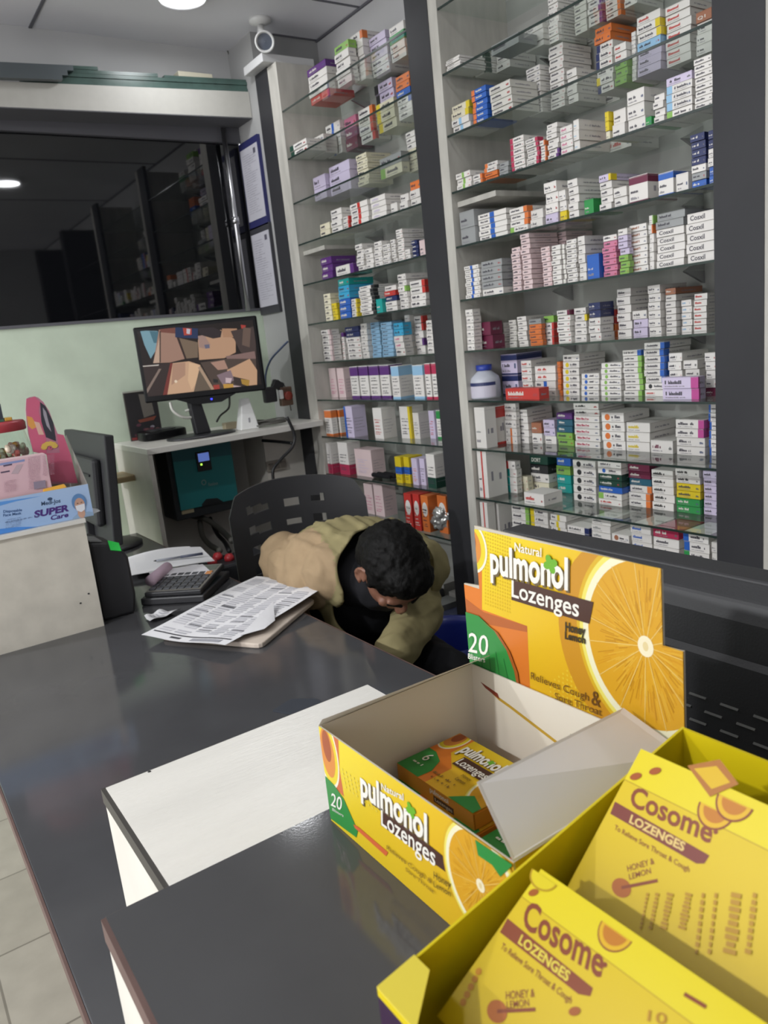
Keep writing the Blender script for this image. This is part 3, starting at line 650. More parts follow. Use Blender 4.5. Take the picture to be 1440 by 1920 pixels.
pulm_title(p, z1(352, 965), z1(800, 1288), z1(345, 800), z1(490, 1172), z1(855, 1455), z1(488, 1058),
           [z1(488, 1050), z1(975, 1440), z1(965, 1520), z1(486, 1175)], (z1(490, 935), z1(640, 1010), z1(488, 890)), (z1(690, 1075), 0.0048))
p.tx('20', z1(150, 1040), z1(222, 1078), z1(155, 955), WHT, bold=0.005); p.tx('Blisters', z1(160, 1075), z1(235, 1120), z1(162, 1058), WHT)
p.up(); citrus(p, p.px(*z1(1165, 1580)), 0.034, 0.040, seed=4); p.up()
p.ppoly([z1(1130, 1270), z1(1385, 1440), z1(1300, 1520), z1(1245, 1440), z1(1150, 1375)], GRN); p.up()
p.tx('Honey', z1(850, 1530), z1(965, 1600), z1(850, 1480), hx('#4a3a1e')); p.tx('Lemon', z1(850, 1585), z1(965, 1655), z1(850, 1545), hx('#4a3a1e'))
p.tx('Relieves Cough &', z1(532, 1335), z1(835, 1570), z1(532, 1305), hx('#7a5a24')); p.tx('Sore Throat', z1(660, 1480), z1(850, 1635), z1(660, 1455), hx('#7a5a24'))
b.build('printed_front', DISPLAY, t)
INN = hx('#efe7d6')
b = B(); b.box(X0+th, X1, Y0, Y1, ZT+0.0003, ZT+0.0015, INN); b.build('base', DISPLAY, t)
b = B(); b.box(X0+th, X1, Y1-th, Y1, ZT+0.0015, RIM, INN); b.build('end_wall', DISPLAY, t)
b = B(); b.box(X0+th, X1, Y0, Y0+th, ZT+0.0015, RIM, INN)
p = Panel(b, (X1, Y0, ZT+0.0015), (-1, 0, 0), (0, 0, 1), (0, -1, 0)); p.k = 1; p.rect(0, 0, X1-X0-th, RIM-ZT-0.0015, hx('#d8b81f')); b.build('end_wall', DISPLAY, t)
b = B(); b.box(X1-th, X1, Y0+th, Y1-th, ZT+0.0015, RIM, INN)
p = Panel(b, (X1-th, Y1, ZT), (0, -1, 0), (0, 0, 1), (-1, 0, 0)); p.k = 1
p.poly([(0.02, 0.066), (0.05, 0.060), (0.10, 0.048), (0.155, 0.030), (0.155, 0.027), (0.10, 0.045), (0.05, 0.057), (0.035, 0.060)], hx('#cda53a')); p.poly([(0.012, 0.070), (0.034, 0.066), (0.036, 0.061), (0.018, 0.066)], hx('#8a3a2a'))
p.marks(0.115, 0.058, 0.165, 0.060, hx('#8d857a'), random.Random(5)); b.build('back_wall', DISPLAY, t)
# far flap folded out, near glossy flap folded in
b = B(); a = Vector((X0, Y1, RIM)); c = Vector((X1, Y1, RIM)); d = onX(930, 1240, 0.398); e = Vector((X0+0.002, Y1-0.003, RIM+0.005)); d = onX(918, 1230, 0.398)
b.prism([a, c, d, e], Vector((0, -0.0004, 0.0010)), hx('#f2ecdf')); b.build('end_flap', DISPLAY, t)
b = B(); a, c = Vector((X0, Y0, RIM+0.0006)), Vector((X1, Y0, RIM+0.0006))
d = onX(1170, 1330, 0.396); e = onX(895, 1470, 0.249); b.prism([a, c, d, e], Vector((0, 0.0005, 0.0010)), hx('#f6f2ee')); b.build('end_flap', DISPLAYG, t)
# header card
XC = 0.404; yl, yr, ylu, yru = 0.500, 0.283, 0.480, 0.298; zs, ztp = 1.186, 1.240
out = [(XC, yl, ZT+0.001), (XC, yr, ZT+0.001), (XC, yr, zs), (XC, yru, zs-0.001), (XC, yru, ztp-0.002), (XC, ylu, ztp+0.002), (XC, ylu, zs+0.003), (XC, yl, zs+0.001)]
b = B(); b.prism([Vector(q) for q in out], (0.0016, 0, 0), hx('#c8bfae'))
p = Panel(b, (XC, yl, ZT+0.001), (0, -1, 0), (0, 0, 1), (-1, 0, 0)); loc = [(yl-q[1], q[2]-ZT-0.001) for q in out]; p.k = 1
LOW = (0, 0, yl-yr, zs-ZT-0.001); UP = (yl-ylu, zs-ZT-0.001, yl-yru, ztp-ZT-0.002)
zc = lambda x, y: (x/3.064+850, y/3.064+960)
for cl in (LOW, UP):
    p.clip = cl; p.k = 1; g0 = [hx('#e3b11f'), hx('#dba31f'), hx('#dea921'), hx('#e8c81f')] if cl is LOW else [hx('#e8ca1e'), hx('#dea921'), hx('#dfaa22'), hx('#ecd81e')]
    p.grad(*cl, g0); p.up()
    p.ppoly([zc(50, 300), zc(165, 330), zc(165, 560), zc(425, 655), zc(445, 1090), zc(40, 1000)], ORA); p.up()
    p.ppoly([zc(50, 480), zc(175, 575), zc(425, 655), zc(425, 690), zc(170, 640), zc(50, 560)], hx('#b4602a')); p.up()
    for i in range(11):
        for j in range(22):
            p.ell(p.px(*zc(185+i*14, 105+j*20+i*5)), 0.0009, 0.0009, hx('#d8b21c'), 6)
    for i in range(16):
        for j in range(16):
            if i*0.9+j > 9: p.ell(p.px(*zc(560+i*24, 720+j*26+i*9)), 0.0010, 0.0010, hx('#ecc83a'), 6)
    p.up(); papaya(p, p.px(*zc(95, 195)), 0.022, 0.024)
    p.ppoly([zc(1030, 250), zc(1190, 290), zc(1190, 420), zc(1110, 395), zc(1042, 392), zc(1030, 330)], GRN); p.up()
    p.ppoly([zc(1010, 1120), zc(1330, 1190), zc(1330, 1400), zc(1170, 1330), zc(1060, 1180)], GRN); p.up()
    p.ell(p.px(*zc(1215, 1225)), 0.0085, 0.0095, hx('#e2c23a'), 20); p.up()
    p.ell(p.px(*zc(1050, 780)), 0.070, 0.078, hx('#c98f24'), 50); p.up()
    citrus(p, p.px(*zc(1110, 770)), 0.0575, 0.0695, seed=2, seg=30)
    if cl is LOW:
        p.ppoly([zc(55, 565), zc(150, 595), zc(240, 680), zc(310, 790), zc(355, 910), zc(380, 1040), zc(380, 1100), zc(40, 1000)], GRN); p.up()
        for q in range(6): p.line(p.px(*zc(70+q*45, 640+q*40)), p.px(*zc(80+q*50, 1000)), 0.0012, DGRN)
        p.ppoly([zc(165, 620), zc(260, 690), zc(330, 800), zc(375, 920), zc(392, 1040), zc(380, 1040), zc(355, 910), zc(310, 790), zc(240, 680)], hx('#a5571f')); p.up()
p.clip = None; p.k = p.top+1
pulm_title(p, zc(220, 345), zc(665, 442), zc(216, 185), zc(342, 482), zc(728, 600), zc(342, 388), [zc(342, 385), zc(812, 515), zc(788, 640), zc(340, 502)],
           (zc(358, 222), zc(512, 257), zc(358, 172)), (zc(565, 298), 0.0062), sh=(0.0016, -0.0014))
p.tx('Honey', zc(650, 678), zc(766, 706), zc(650, 628), hx('#3d3420'), bold=0.035); p.tx('Lemon', zc(648, 724), zc(766, 754), zc(648, 682), hx('#3d3420'), bold=0.035)
p.tx('20', zc(93, 798), zc(205, 822), zc(97, 688), WHT, bold=0.004); p.tx('Blisters', zc(92, 838), zc(190, 862), zc(92, 808), WHT, bold=0.01)
p.tx('Relieves Cough', zc(453, 955), zc(785, 1082), zc(453, 915), hx('#6e4a22')); p.tx('Sore Throat', zc(590, 1072), zc(860, 1168), zc(590, 1032), hx('#6e4a22'))
p.tx('&', zc(800, 1100), zc(852, 1120), zc(802, 1015), hx('#6e4a22'))
b.build('header_card', DISPLAYG, t)
rebase(t, (0.32, 0.39, ZT))
# packs inside it
def pulm_pack(name_label, x0, x1, y0, y1, z0, z1, full=True):
    t = thing('lozenge_pack', name_label, 'lozenge pack', group='lozenge packs in the open display box')
    b = B(); b.box(x0, x1, y0, y1, z0, z1, hx('#d98e2c'))
    p = Panel(b, (x0, y1, z1), (0, -1, 0), (1, 0, 0), (0, 0, 1)); w, h = y1-y0, x1-x0; p.clip = (0, 0, w, h); p.k = 1
    p.grad(0, 0, w, h, [hx('#e0a62a'), hx('#ddb022'), hx('#e4c61f'), hx('#e0bd20')]); p.up()
    p.poly([(0, 0), (w*0.40, 0), (w*0.40, h*0.40), (w*0.2, h*0.62), (w*0.2, h), (0, h)], ORA); p.up()
    papaya(p, (w*0.06, h*0.86), w*0.12, h*0.26); p.poly([(0, 0), (w*0.30, 0), (w*0.31, h*0.2), (w*0.24, h*0.4), (w*0.1, h*0.5), (0, h*0.5)], GRN); p.up()
    citrus(p, (w*0.93, h*0.45), w*0.21, h*0.42, seed=8, seg=14); p.poly([(w*0.70, 0), (w, 0), (w, h*0.12), (w*0.84, h*0.22), (w*0.76, h*0.1)], GRN); p.up()
    pulm_title(p, (w*0.24, h*0.70), (w*0.72, h*0.70), (w*0.24, h*0.90), (w*0.36, h*0.50), (w*0.72, h*0.50), (w*0.36, h*0.63),
               [(w*0.35, h*0.46), (w*0.76, h*0.46), (w*0.76, h*0.66), (w*0.35, h*0.66)], None, ((w*0.58, h*0.80), w*0.03), sh=(0.0005, -0.0005), px=False)
    p.tx('6', (w*0.10, h*0.26), (w*0.16, h*0.26), (w*0.10, h*0.42), WHT, pix=False); p.marks(w*0.06, h*0.16, w*0.2, h*0.2, WHT, random.Random(2))
    p.tx('Honey', (w*0.55, h*0.36), (w*0.66, h*0.36), (w*0.55, h*0.42), hx('#4a3a1e'), pix=False); p.tx('Lemon', (w*0.55, h*0.27), (w*0.66, h*0.27), (w*0.55, h*0.33), hx('#4a3a1e'), pix=False)
    p.marks(w*0.34, h*0.18, w*0.62, h*0.22, hx('#7a5a24'), random.Random(3)); p.marks(w*0.38, h*0.1, w*0.62, h*0.14, hx('#7a5a24'), random.Random(4))
    s = Panel(b, (x0, y1, z0), (0, -1, 0), (0, 0, 1), (-1, 0, 0)); hh = z1-z0; s.clip = (0, 0, w, hh); s.k = 1
    s.rect(0, 0, w, hh, hx('#dc9430')); s.up(); s.rect(w*0.50, hh*0.1, w*0.76, hh*0.5, BRN); s.up(); s.tx('Lozenges', (w*0.52, hh*0.2), (w*0.74, hh*0.2), (w*0.52, hh*0.42), WHT, pix=False)
    s.tx('pulmonol', (w*0.46, hh*0.6), (w*0.70, hh*0.6), (w*0.46, hh*0.9), WHT, pix=False, bold=0.02)
    b.build('printed_pack', DISPLAY, t)
    b = B(); b.box(x0+0.001, x1-0.001, y0-0.0008, y0-0.0001, z0+0.001, z1-0.001, hx('#d58a2a')); b.build('end_flap', DISPLAY, t)
    rebase(t, ((x0+x1)/2, (y0+y1)/2, z0)); return t
pulm_pack('small yellow lozenge pack marked 6, lying on top in the open display box', 0.306, 0.374, 0.391, 0.486, 1.0460, 1.0600)
pulm_pack('small yellow lozenge pack lying beneath the upper pack, nearest the glossy white flap', 0.300, 0.372, 0.287, 0.382, 1.0318, 1.0455)
pulm_pack('small yellow lozenge pack directly under the upper pack in the open display box', 0.300, 0.372, 0.388, 0.485, 1.0318, 1.0455)

# ---- the second display: yellow tray of Cosome lozenges
CY, CYD, CBR, CPUR = hx('#e2cb14'), hx('#c9ab12'), hx('#8a4322'), hx('#3b2440')
t = thing('lozenge_display_box', 'bright yellow display tray of leaning lozenge boxes at the lower corner of the photo', 'display box')
cx0, cx1, cy0, cy1 = 0.142, 0.374, 0.095, 0.264; zf, zb_ = 1.110, 1.152
b = B(); b.prism([(cx0, cy1, ZT+0.0005), (cx1, cy1, ZT+0.0005), (cx1, cy1, zb_), (cx0, cy1, zf)], (0, -0.0016, 0), CY); b.build('side_wall', DISPLAY, t)
b = B(); b.prism([(cx0, cy0, ZT+0.0005), (cx1, cy0, ZT+0.0005), (cx1, cy0, zb_), (cx0, cy0, zf)], (0, 0.0016, 0), CY); b.build('side_wall', DISPLAY, t)
b = B(); b.box(cx0, cx0+0.0016, cy0+0.0016, cy1-0.0016, ZT+0.0005, zf, CY)
p = Panel(b, (cx0, cy1, ZT), (0, -1, 0), (0, 0, 1), (-1, 0, 0)); p.k = 1; p.rect(0, 0.0005, cy1-cy0, 0.076, CPUR); p.rect(0, 0.076, cy1-cy0, 0.080, CY); b.build('front_wall', DISPLAY, t)
b = B(); b.box(cx1-0.0016, cx1, cy0+0.0016, cy1-0.0016, ZT+0.0005, zb_, CY); b.build('back_wall', DISPLAY, t)
b = B(); b.box(cx0+0.0016, cx1-0.0016, cy0+0.0016, cy1-0.0016, ZT+0.0005, ZT+0.002, CY); b.build('base', DISPLAY, t)
b = B(); b.prism([(cx0-0.0001, cy1, zf), (cx0+0.022, cy1, zf+0.004), (cx0+0.022, cy1-0.012, zf+0.004), (cx0, cy1-0.030, zf)], (0, 0, 0.0012), hx('#e6d24a'))
p = Panel(b, (cx0, cy1, zf+0.0016), (1, 0, 0), (0, -1, 0), Vector((-0.18, 0, 1))); p.k = 4; p.ell((0.0085, 0.012), 0.004, 0.006, hx('#d8742a'), 24, 90, 270); b.build('corner_flap', DISPLAY, t)
rebase(t, (0.26, 0.18, ZT))
def slab(label, P0, P1, ya, yb, thick, zfun=None, kind=0):
    """A lozenge carton leaning back: face from the low edge P0=(x,z) to the high edge P1, spread along Y from ya (far) to yb."""
    t = thing('lozenge_carton', label, 'lozenge carton', group='leaning lozenge cartons in the yellow tray')
    u = Vector((P1[0]-P0[0], 0, P1[1]-P0[1])); L_ = u.length; u.normalize(); n = Vector((-u.z, 0, u.x))
    o = Vector((P0[0], ya, P0[1])); w = ya-yb
    b = B(); a = [o, o+Vector((0, -w, 0)), o+Vector((0, -w, 0))+u*L_, o+u*L_]
    b.prism([q for q in a], -n*thick, CY)
    p = Panel(b, o, (0, -1, 0), u, n); p.k = 1; p.grad(0, 0, w, L_, [hx('#d8b814')]*2+[hx('#dcc014')]*2); p.up()
    p.rect(0, L_*0.80, w, L_, hx('#e4d018')); p.rect(0, L_*0.797, w, L_*0.803, hx('#b89a10')); p.up()
    if kind == 1:
        z = lambda x, y: (x/1.946+700, y/1.946+1560)
        p.tx('Cosome', z(540, 340), z(832, 534), z(566, 246), CBR, bold=0.026); p.ell(p.px(*z(845, 485)), 0.0012, 0.0012, CBR, 10)
        p.ppoly([z(490, 315), z(802, 570), z(792, 600), z(748, 592), z(462, 366)], CBR); p.up()
        p.tx('LOZENGES', z(528, 405), z(708, 547), z(542, 374), hx('#e6d24a'), bold=0.03); p.tx('To Relieve Sore Throat & Cough', z(464, 424), z(720, 628), z(474, 404), CBR, bold=0.01)
        p.tx('HONEY &', z(484, 612), z(590, 602), z(484, 582), CBR, bold=0.01); p.tx('LEMON', z(488, 645), z(570, 636), z(486, 618), CBR, bold=0.01)
        p.ell(p.px(*z(452, 655)), 0.0055, 0.0045, hx('#b0621e'), 20); p.line(p.px(*z(452, 655)), p.px(*z(592, 648)), 0.0016, CBR)
        c = p.px(*z(888, 362)); p.ell(c, 0.0086, 0.0096, CBR, 24, 180, 360); p.up(); p.ell(c, 0.0080, 0.0088, hx('#e0b21c'), 24, 180, 360); p.up(); p.ell(c, 0.0062, 0.0068, hx('#c27a1c'), 24, 185, 355); p.up()
        p.line(p.px(*z(1135, 592)), p.px(*z(1215, 640)), 0.0016, CBR); p.tx('10', z(1000, 690), z(1070, 705), z(1005, 650), hx('#b8860f'), bold=0.01)
        for q in ((585, 222), (735, 655)): c = p.px(*z(*q)); p.ell(c, 0.0028, 0.0018, hx('#a55a1a'), 12, rot=0.8)
        for q in range(5): p.ell(p.px(*z(385-q*14, 510+q*28)), 0.0018, 0.0018, hx('#c8861a'), 6)
        c = p.px(*z(625, 165)); p.ell(c, 0.0085, 0.007, hx('#b99516'), 24, 180, 360); p.up(); p.ell(c, 0.0075, 0.006, hx('#e0cc1c'), 24, 180, 360)
    else:
        z = lambda x, y: (x/3.31+1040, y/3.31+1340)
        p.tx('Cosome', z(460, 556), z(968, 800), z(494, 440), CBR, bold=0.026); p.ell(p.px(*z(1000, 728)), 0.0012, 0.0012, CBR, 10)
        p.ppoly([z(375, 540), z(962, 875), z(930, 925), z(880, 925), z(345, 615)], hx('#7d3a2e')); p.up()
        p.tx('LOZENGES', z(462, 668), z(800, 850), z(478, 620), hx('#e6c87a'), bold=0.03); p.tx('To Relieve Sore Throat & Cough', z(370, 712), z(835, 980), z(378, 682), CBR, bold=0.01)
        p.tx('HONEY &', z(455, 975), z(622, 925), z(448, 938), CBR, bold=0.01); p.tx('LEMON', z(465, 1025), z(600, 985), z(460, 990), CBR, bold=0.01)
        p.ell(p.px(*z(415, 1075)), 0.0055, 0.0045, hx('#b0621e'), 20); p.line(p.px(*z(415, 1075)), p.px(*z(640, 1030)), 0.0016, CBR)
        for q in ((1005, 590), (1122, 540)):
            c = p.px(*z(*q)); p.ell(c, 0.0095, 0.0105, CBR, 24, 180, 360); p.up(); p.ell(c, 0.0085, 0.0094, hx('#e0b21c'), 24, 180, 360); p.up(); p.ell(c, 0.0064, 0.0070, hx('#c27a1c'), 24, 185, 355); p.up()
        for q in ((505, 385), (625, 352)): c = p.px(*z(*q)); p.ell(c, 0.0035, 0.002, hx('#a5521a'), 12, rot=0.7)
        c = p.px(*z(975, 385)); p.poly([(c[0]-0.014, c[1]), (c[0], c[1]+0.010), (c[0]+0.014, c[1]+0.002), (c[0]+0.004, c[1]-0.010)], hx('#b0702a')); p.up()
        p.poly([(c[0]-0.010, c[1]), (c[0], c[1]+0.006), (c[0]+0.010, c[1]+0.001), (c[0]+0.003, c[1]-0.006)], hx('#dcb41c')); p.up()
        rr = random.Random(6)
        for xx, ww in ((560, 20), (620, 30), (700, 50), (815, 60), (905, 26), (985, 26), (1110, 90), (1225, 40)):     # the curved small print along its lower half
            a0, a1 = z(xx+20, 1110), z(xx-25, 1340 if xx < 900 else 1500)
            n_ = 9
            for q in range(n_):
                f0, f1 = q/n_, (q+0.7)/n_
                p.line(p.px(a0[0]+(a1[0]-a0[0])*f0, a0[1]+(a1[1]-a0[1])*f0), p.px(a0[0]+(a1[0]-a0[0])*f1, a0[1]+(a1[1]-a0[1])*f1), ww*0.00007*rr.uniform(0.6, 1), hx('#b88a12'))
    b.build('printed_carton', DISPLAYG, t)
    rebase(t, (P0[0], (ya+yb)/2, P0[1]-thick)); return t
slab('yellow Cosome lozenge carton leaning in front, lower in the yellow tray', (0.1655, 1.0885), (0.238, 1.130), 0.252, 0.112, 0.018, kind=1)
slab('yellow Cosome lozenge carton leaning behind, higher against the back of the tray', (0.2475, 1.0985), (0.322, 1.1625), 0.254, 0.112, 0.018, kind=2)
# ================================================================== ON THE DESK
# price list, two sheets with a turned fold, over a pale clipboard
def sheet(name, label, cat, corners, nx, ny, zf, mat_, print_fn=None, thick=0.0006, group=None):
    """corners: far-left, near-left, near-right, far-right as (x, y); zf(s, t) gives the height."""
    b = B(); c = [Vector((*q, 0)) for q in corners]
    def P(s, t_): q = (c[0]*(1-s)+c[3]*s)*(1-t_)+(c[1]*(1-s)+c[2]*s)*t_; q.z = zf(s, t_); return q
    for i in range(nx):
        for j in range(ny):
            s0, s1, t0, t1 = i/nx, (i+1)/nx, j/ny, (j+1)/ny
            b.face([P(s0, t1), P(s1, t1), P(s1, t0), P(s0, t0)], hx('#d9d8da'), sm=True)
            b.face([P(s0, t0)-Vector((0, 0, thick)), P(s1, t0)-Vector((0, 0, thick)), P(s1, t1)-Vector((0, 0, thick)), P(s0, t1)-Vector((0, 0, thick))], hx('#d0d0d2'), sm=True)
    if print_fn: print_fn(b, P)
    o = b.build(name, mat_); return tag(o, label, cat, group)
def xy(u, v, z): q = onZ(u, v, z); return (q.x, q.y)
def strip(b, P, s0, s1, t0, t1, col, n=6, dz=0.0008):
    for i in range(n):
        a, c = s0+(s1-s0)*i/n, s0+(s1-s0)*(i+1)/n
        b.face([P(a, t1)+Vector((0, 0, dz)), P(c, t1)+Vector((0, 0, dz)), P(c, t0)+Vector((0, 0, dz)), P(a, t0)+Vector((0, 0, dz))], col)
def prices(b, P):
    rng = random.Random(9)
    for k in range(5):
        s0 = 0.06+k*0.185
        for r in range(34):
            if rng.random() < 0.86: strip(b, P, s0, s0+0.165*rng.uniform(0.7, 1), 0.05+r*0.0255, 0.05+r*0.0255+0.014, hx(rng.choice(['#b5b4ba', '#aaaab0', '#bfbec3'])), 3)
        for r in range(4):
            t0 = 0.1+rng.random()*0.75; strip(b, P, s0, s0+0.16, t0, t0+0.006, hx('#3c3c40'), 3, 0.001)
    strip(b, P, 0.04, 0.97, 0.925, 0.937, hx('#46464a'), 8, 0.001); strip(b, P, 0.3, 0.42, 0.955, 0.975, hx('#46464a'), 3, 0.001); strip(b, P, 0.55, 0.9, 0.95, 0.985, hx('#98989e'), 5, 0.001)
q = [xy(430, 1103, ZD+0.012), xy(300, 1194, ZD+0.01), xy(490, 1210, ZD+0.01), xy(592, 1122, ZD+0.012)]
b = B(); cl = [Vector((*a, 0)) for a in q]
ring = []
for i in range(4):
    a, p0, p1 = cl[i], cl[i-1], cl[(i+1) % 4]; r = 0.02
    for f in (0, 0.33, 0.66, 1): u0 = (p0-a).normalized()*r; u1 = (p1-a).normalized()*r; ring.append(a+u0*(1-f)**2+u1*f**2)
b.prism([Vector((v.x, v.y, ZD+0.0004)) for v in ring], (0, 0, 0.012), hx('#c2b5a8')); o = b.build('clipboard', PAPER, bevel=0.003)
tag(o, 'pale beige rounded pad lying beneath the printed price list sheets', 'pad')
c1 = [xy(480, 1077, ZD+0.03), xy(266, 1194, ZD+0.016), xy(424, 1220, ZD+0.010), xy(626, 1099, ZD+0.03)]
plist = sheet('price_list', 'large printed price list sheet overhanging the desk edge beside the bent person', 'paper sheet', c1, 22, 22,
      lambda s, t_: ZD+0.0215+0.003*math.sin(t_*5+s*2)+0.018*(1-t_)*s+0.003*math.cos(s*7)-0.002*t_*s, PAPER, prices)
c2 = [xy(512, 1126, ZD+0.045), xy(450, 1190, ZD+0.028), xy(496, 1182, ZD+0.022), xy(516, 1166, ZD+0.022)]
fold = sheet('turned_fold', 'turned-up grey fold', 'paper sheet', c2, 5, 5, lambda s, t_: ZD+0.026+0.018*(1-t_)*(1-s), PAPER)
fold.parent = plist; del fold['category']
c3 = [xy(303, 1140, ZD+0.012), xy(270, 1151, ZD+0.012), xy(282, 1170, ZD+0.002), xy(342, 1148, ZD+0.004)]
def scrapprint(b, P):
    for r in range(5): strip(b, P, 0.15, 0.8, 0.15+r*0.15, 0.2+r*0.15, hx('#a9a9b0'), 3)
sheet('paper_slip', 'small crumpled white paper slip lying between calculator and price list', 'paper slip', c3, 8, 8, lambda s, t_: ZD+0.0025+0.018*abs(s-0.35)*(1-0.4*t_)+0.003*math.sin(t_*9), PAPER, scrapprint)
# ledger papers with pen
c4 = [xy(232, 1040, ZD+0.03), xy(243, 1076, ZD+0.022), xy(370, 1058, ZD+0.022), xy(352, 1018, ZD+0.03)]
for k in range(4):
    dz = 0.0012*k; kk = k*0.004
    cc = [(a[0]+kk*(1 if k % 2 else -0.6), a[1]-kk) for a in c4]
    if k == 3: cc[3] = xy(375, 1020, ZD+0.03); cc[2] = xy(402, 1047, ZD+0.028)
    sheet('ruled_page', ['bottom ruled page of the loose ledger sheets beside the desk monitor', 'second ruled page up in the loose ledger sheets', 'third ruled page up in the loose ledger sheets', 'top ruled page carrying the pen, beside the desk monitor'][k],
          'paper sheet', cc, 10, 8, lambda s, t_, dz=dz: ZD+0.016+dz+0.010*math.sin(s*3.1)*(1-t_*0.7), PAPER,
          (lambda b, P: [strip(b, P, 0.04, 0.96, 0.08+r*0.07, 0.085+r*0.07, hx('#b9bcc4'), 4) for r in range(12)]) if k == 3 else None, group='loose ruled pages')
b = B(); b.box(*sorted((c4[0][0]+0.02, c4[2][0]-0.01)), *sorted((c4[1][1]+0.03, c4[3][1]-0.03)), ZD+0.0004, ZD+0.0135, hx('#3a3d44')); tag(b.build('ledger_book', PAPER), 'dark-covered ledger under the loose ruled pages', 'book')
t = thing('pen', 'dark ballpoint pen lying on the ruled ledger pages', 'pen')
a, c_ = onZ(288, 1052, ZD+0.031), onZ(380, 1038, ZD+0.034); d = (c_-a)
b = B(); b.tube([a+d*0.06, a+d*0.55], 0.0038, 10); b.build('barrel', mat('pen_grey', '#8f929c', 0.4), t)
b = B(); b.tube([a+d*0.55, a+d], 0.0045, 10); b.build('cap', mat('pen_cap', '#4a4f63', 0.4), t)
b = B(); b.tube([a, a+d*0.06], [0.001, 0.0034], 8); b.build('tip', BLACKP, t); rebase(t, a)
# calculator on its black box
A_, B_, C_, D_ = onZ(265, 1137, ZD), onZ(384, 1130, ZD), onZ(409, 1084, ZD), onZ(288, 1092, ZD)
ax = (B_-A_); ax.z = 0; ay = Vector((-ax.y, ax.x, 0)).normalized(); wd = ax.length; ax.normalize(); dp = (C_-B_).dot(ay)
TT = Matrix.Translation(A_) @ Matrix(((ax.x, ay.x, 0, 0), (ax.y, ay.y, 0, 0), (0, 0, 1, 0), (0, 0, 0, 1)))
b = B(); b.box(0, wd, 0, dp, 0.0004, 0.022, T=TT, bev=0.004); tag(b.build('black_case', BLACKP), 'flat black case lying on the desk under the calculator', 'case')
t = thing('calculator', 'black desk calculator with orange key, lying on a flat black case', 'calculator')
TC = TT @ Matrix.Translation((0.012, 0.006, 0.0224)) @ Matrix.Rotation(math.radians(4), 4, 'X')
cw, cd = wd-0.02, dp-0.02
b = B(); b.box(0, cw, 0, cd, 0, 0.014, T=TC, bev=0.003); b.build('body', BLACKP, t)
b = B(); b.box(cw*0.02, cw*0.98, cd*0.03, cd*0.97, 0.0141, 0.0147, T=TC); fpl = b.build('face_plate', mat('plate_grey', '#77746e', 0.35), t)
for i in range(7):
    for j in range(5):
        b = B(); kx, ky = cw*0.05+i*cw*0.13, cd*0.07+j*cd*0.125
        ok = (i == 6 and j == 4); b.box(kx, kx+cw*0.105, ky, ky+cd*0.095, 0.0142, 0.018, T=TC, bev=0.0012)
        b.build('key', mat('orange_key', '#d08a4e', 0.4) if ok else mat('dark_key', '#4b4d52', 0.4), fpl, **({'label': 'orange key'} if ok else {}))
b = B(); b.box(cw*0.05, cw*0.95, cd*0.74, cd*0.94, 0.0142, 0.015, T=TC); b.build('display', mat('lcd', '#5d6660', 0.15), t)
rebase(t, TC.translation)
t = thing('till_roll', 'pink till roll with curled white slip lying against the calculator', 'paper roll')
a, c_ = onZ(272, 1100, ZD+0.047), onZ(262, 1078, ZD+0.047)
a = TT @ Vector((0.014, -0.004+dp*0.25, 0.056)); c_ = TT @ Vector((0.012, dp*0.80, 0.058))
b = B(); b.tube([a, c_], 0.016, 20, hx('#cdb3c4')); b.build('roll', PAPER, t)
b = B(); zz_ = ZD+0.047; b.prism([onZ(286, 1085, zz_), onZ(398, 1074, zz_), onZ(380, 1058, zz_+0.004), onZ(278, 1072, zz_+0.006)], (0, 0, 0.0006), hx('#d6d4d8')); b.build('slip', PAPER, t)
rebase(t, a)
# receipt printer beside the pale block
t = thing('receipt_printer', 'black rounded receipt printer with green sticker beside the pale board box', 'printer')
pr = [(0.428, 0.75), (0.512, 0.75), (0.522, 0.80), (0.520, 0.905), (0.505, 0.935), (0.470, 0.955), (0.428, 0.965)]
b = B(); b.prism([Vector((x, 2.055, z+0.0004)) for x, z in pr], (0, 0.19, 0)); o = b.build('body', BLACKM, t, bevel=0.008)
q = onY(207, 1030, 2.10); b = B(); n_ = Vector((0.45, 0, 0.89)).normalized()
b.prism([Vector((0.476, 2.0525, 0.936)), Vector((0.503, 2.0525, 0.927)), Vector((0.503, 2.064, 0.947)), Vector((0.476, 2.064, 0.960))], (0, -0.002, 0.002)); b.build('sticker', mat('glowing_green_sticker', '#27c14a', 0.4, emit=0.15), t, label='bright green sticker')  # sticker given a faint glow of its own in the material
b = B(); b.prism([Vector((0.432, 2.07, 0.9665)), Vector((0.462, 2.07, 0.9592)), Vector((0.462, 2.15, 0.9592)), Vector((0.432, 2.15, 0.9665))], (0, 0, 0.004)); b.build('paper_slot', mat('grey_trim', '#8d8d8f', 0.35), t)
rebase(t, (0.47, 2.15, ZD))
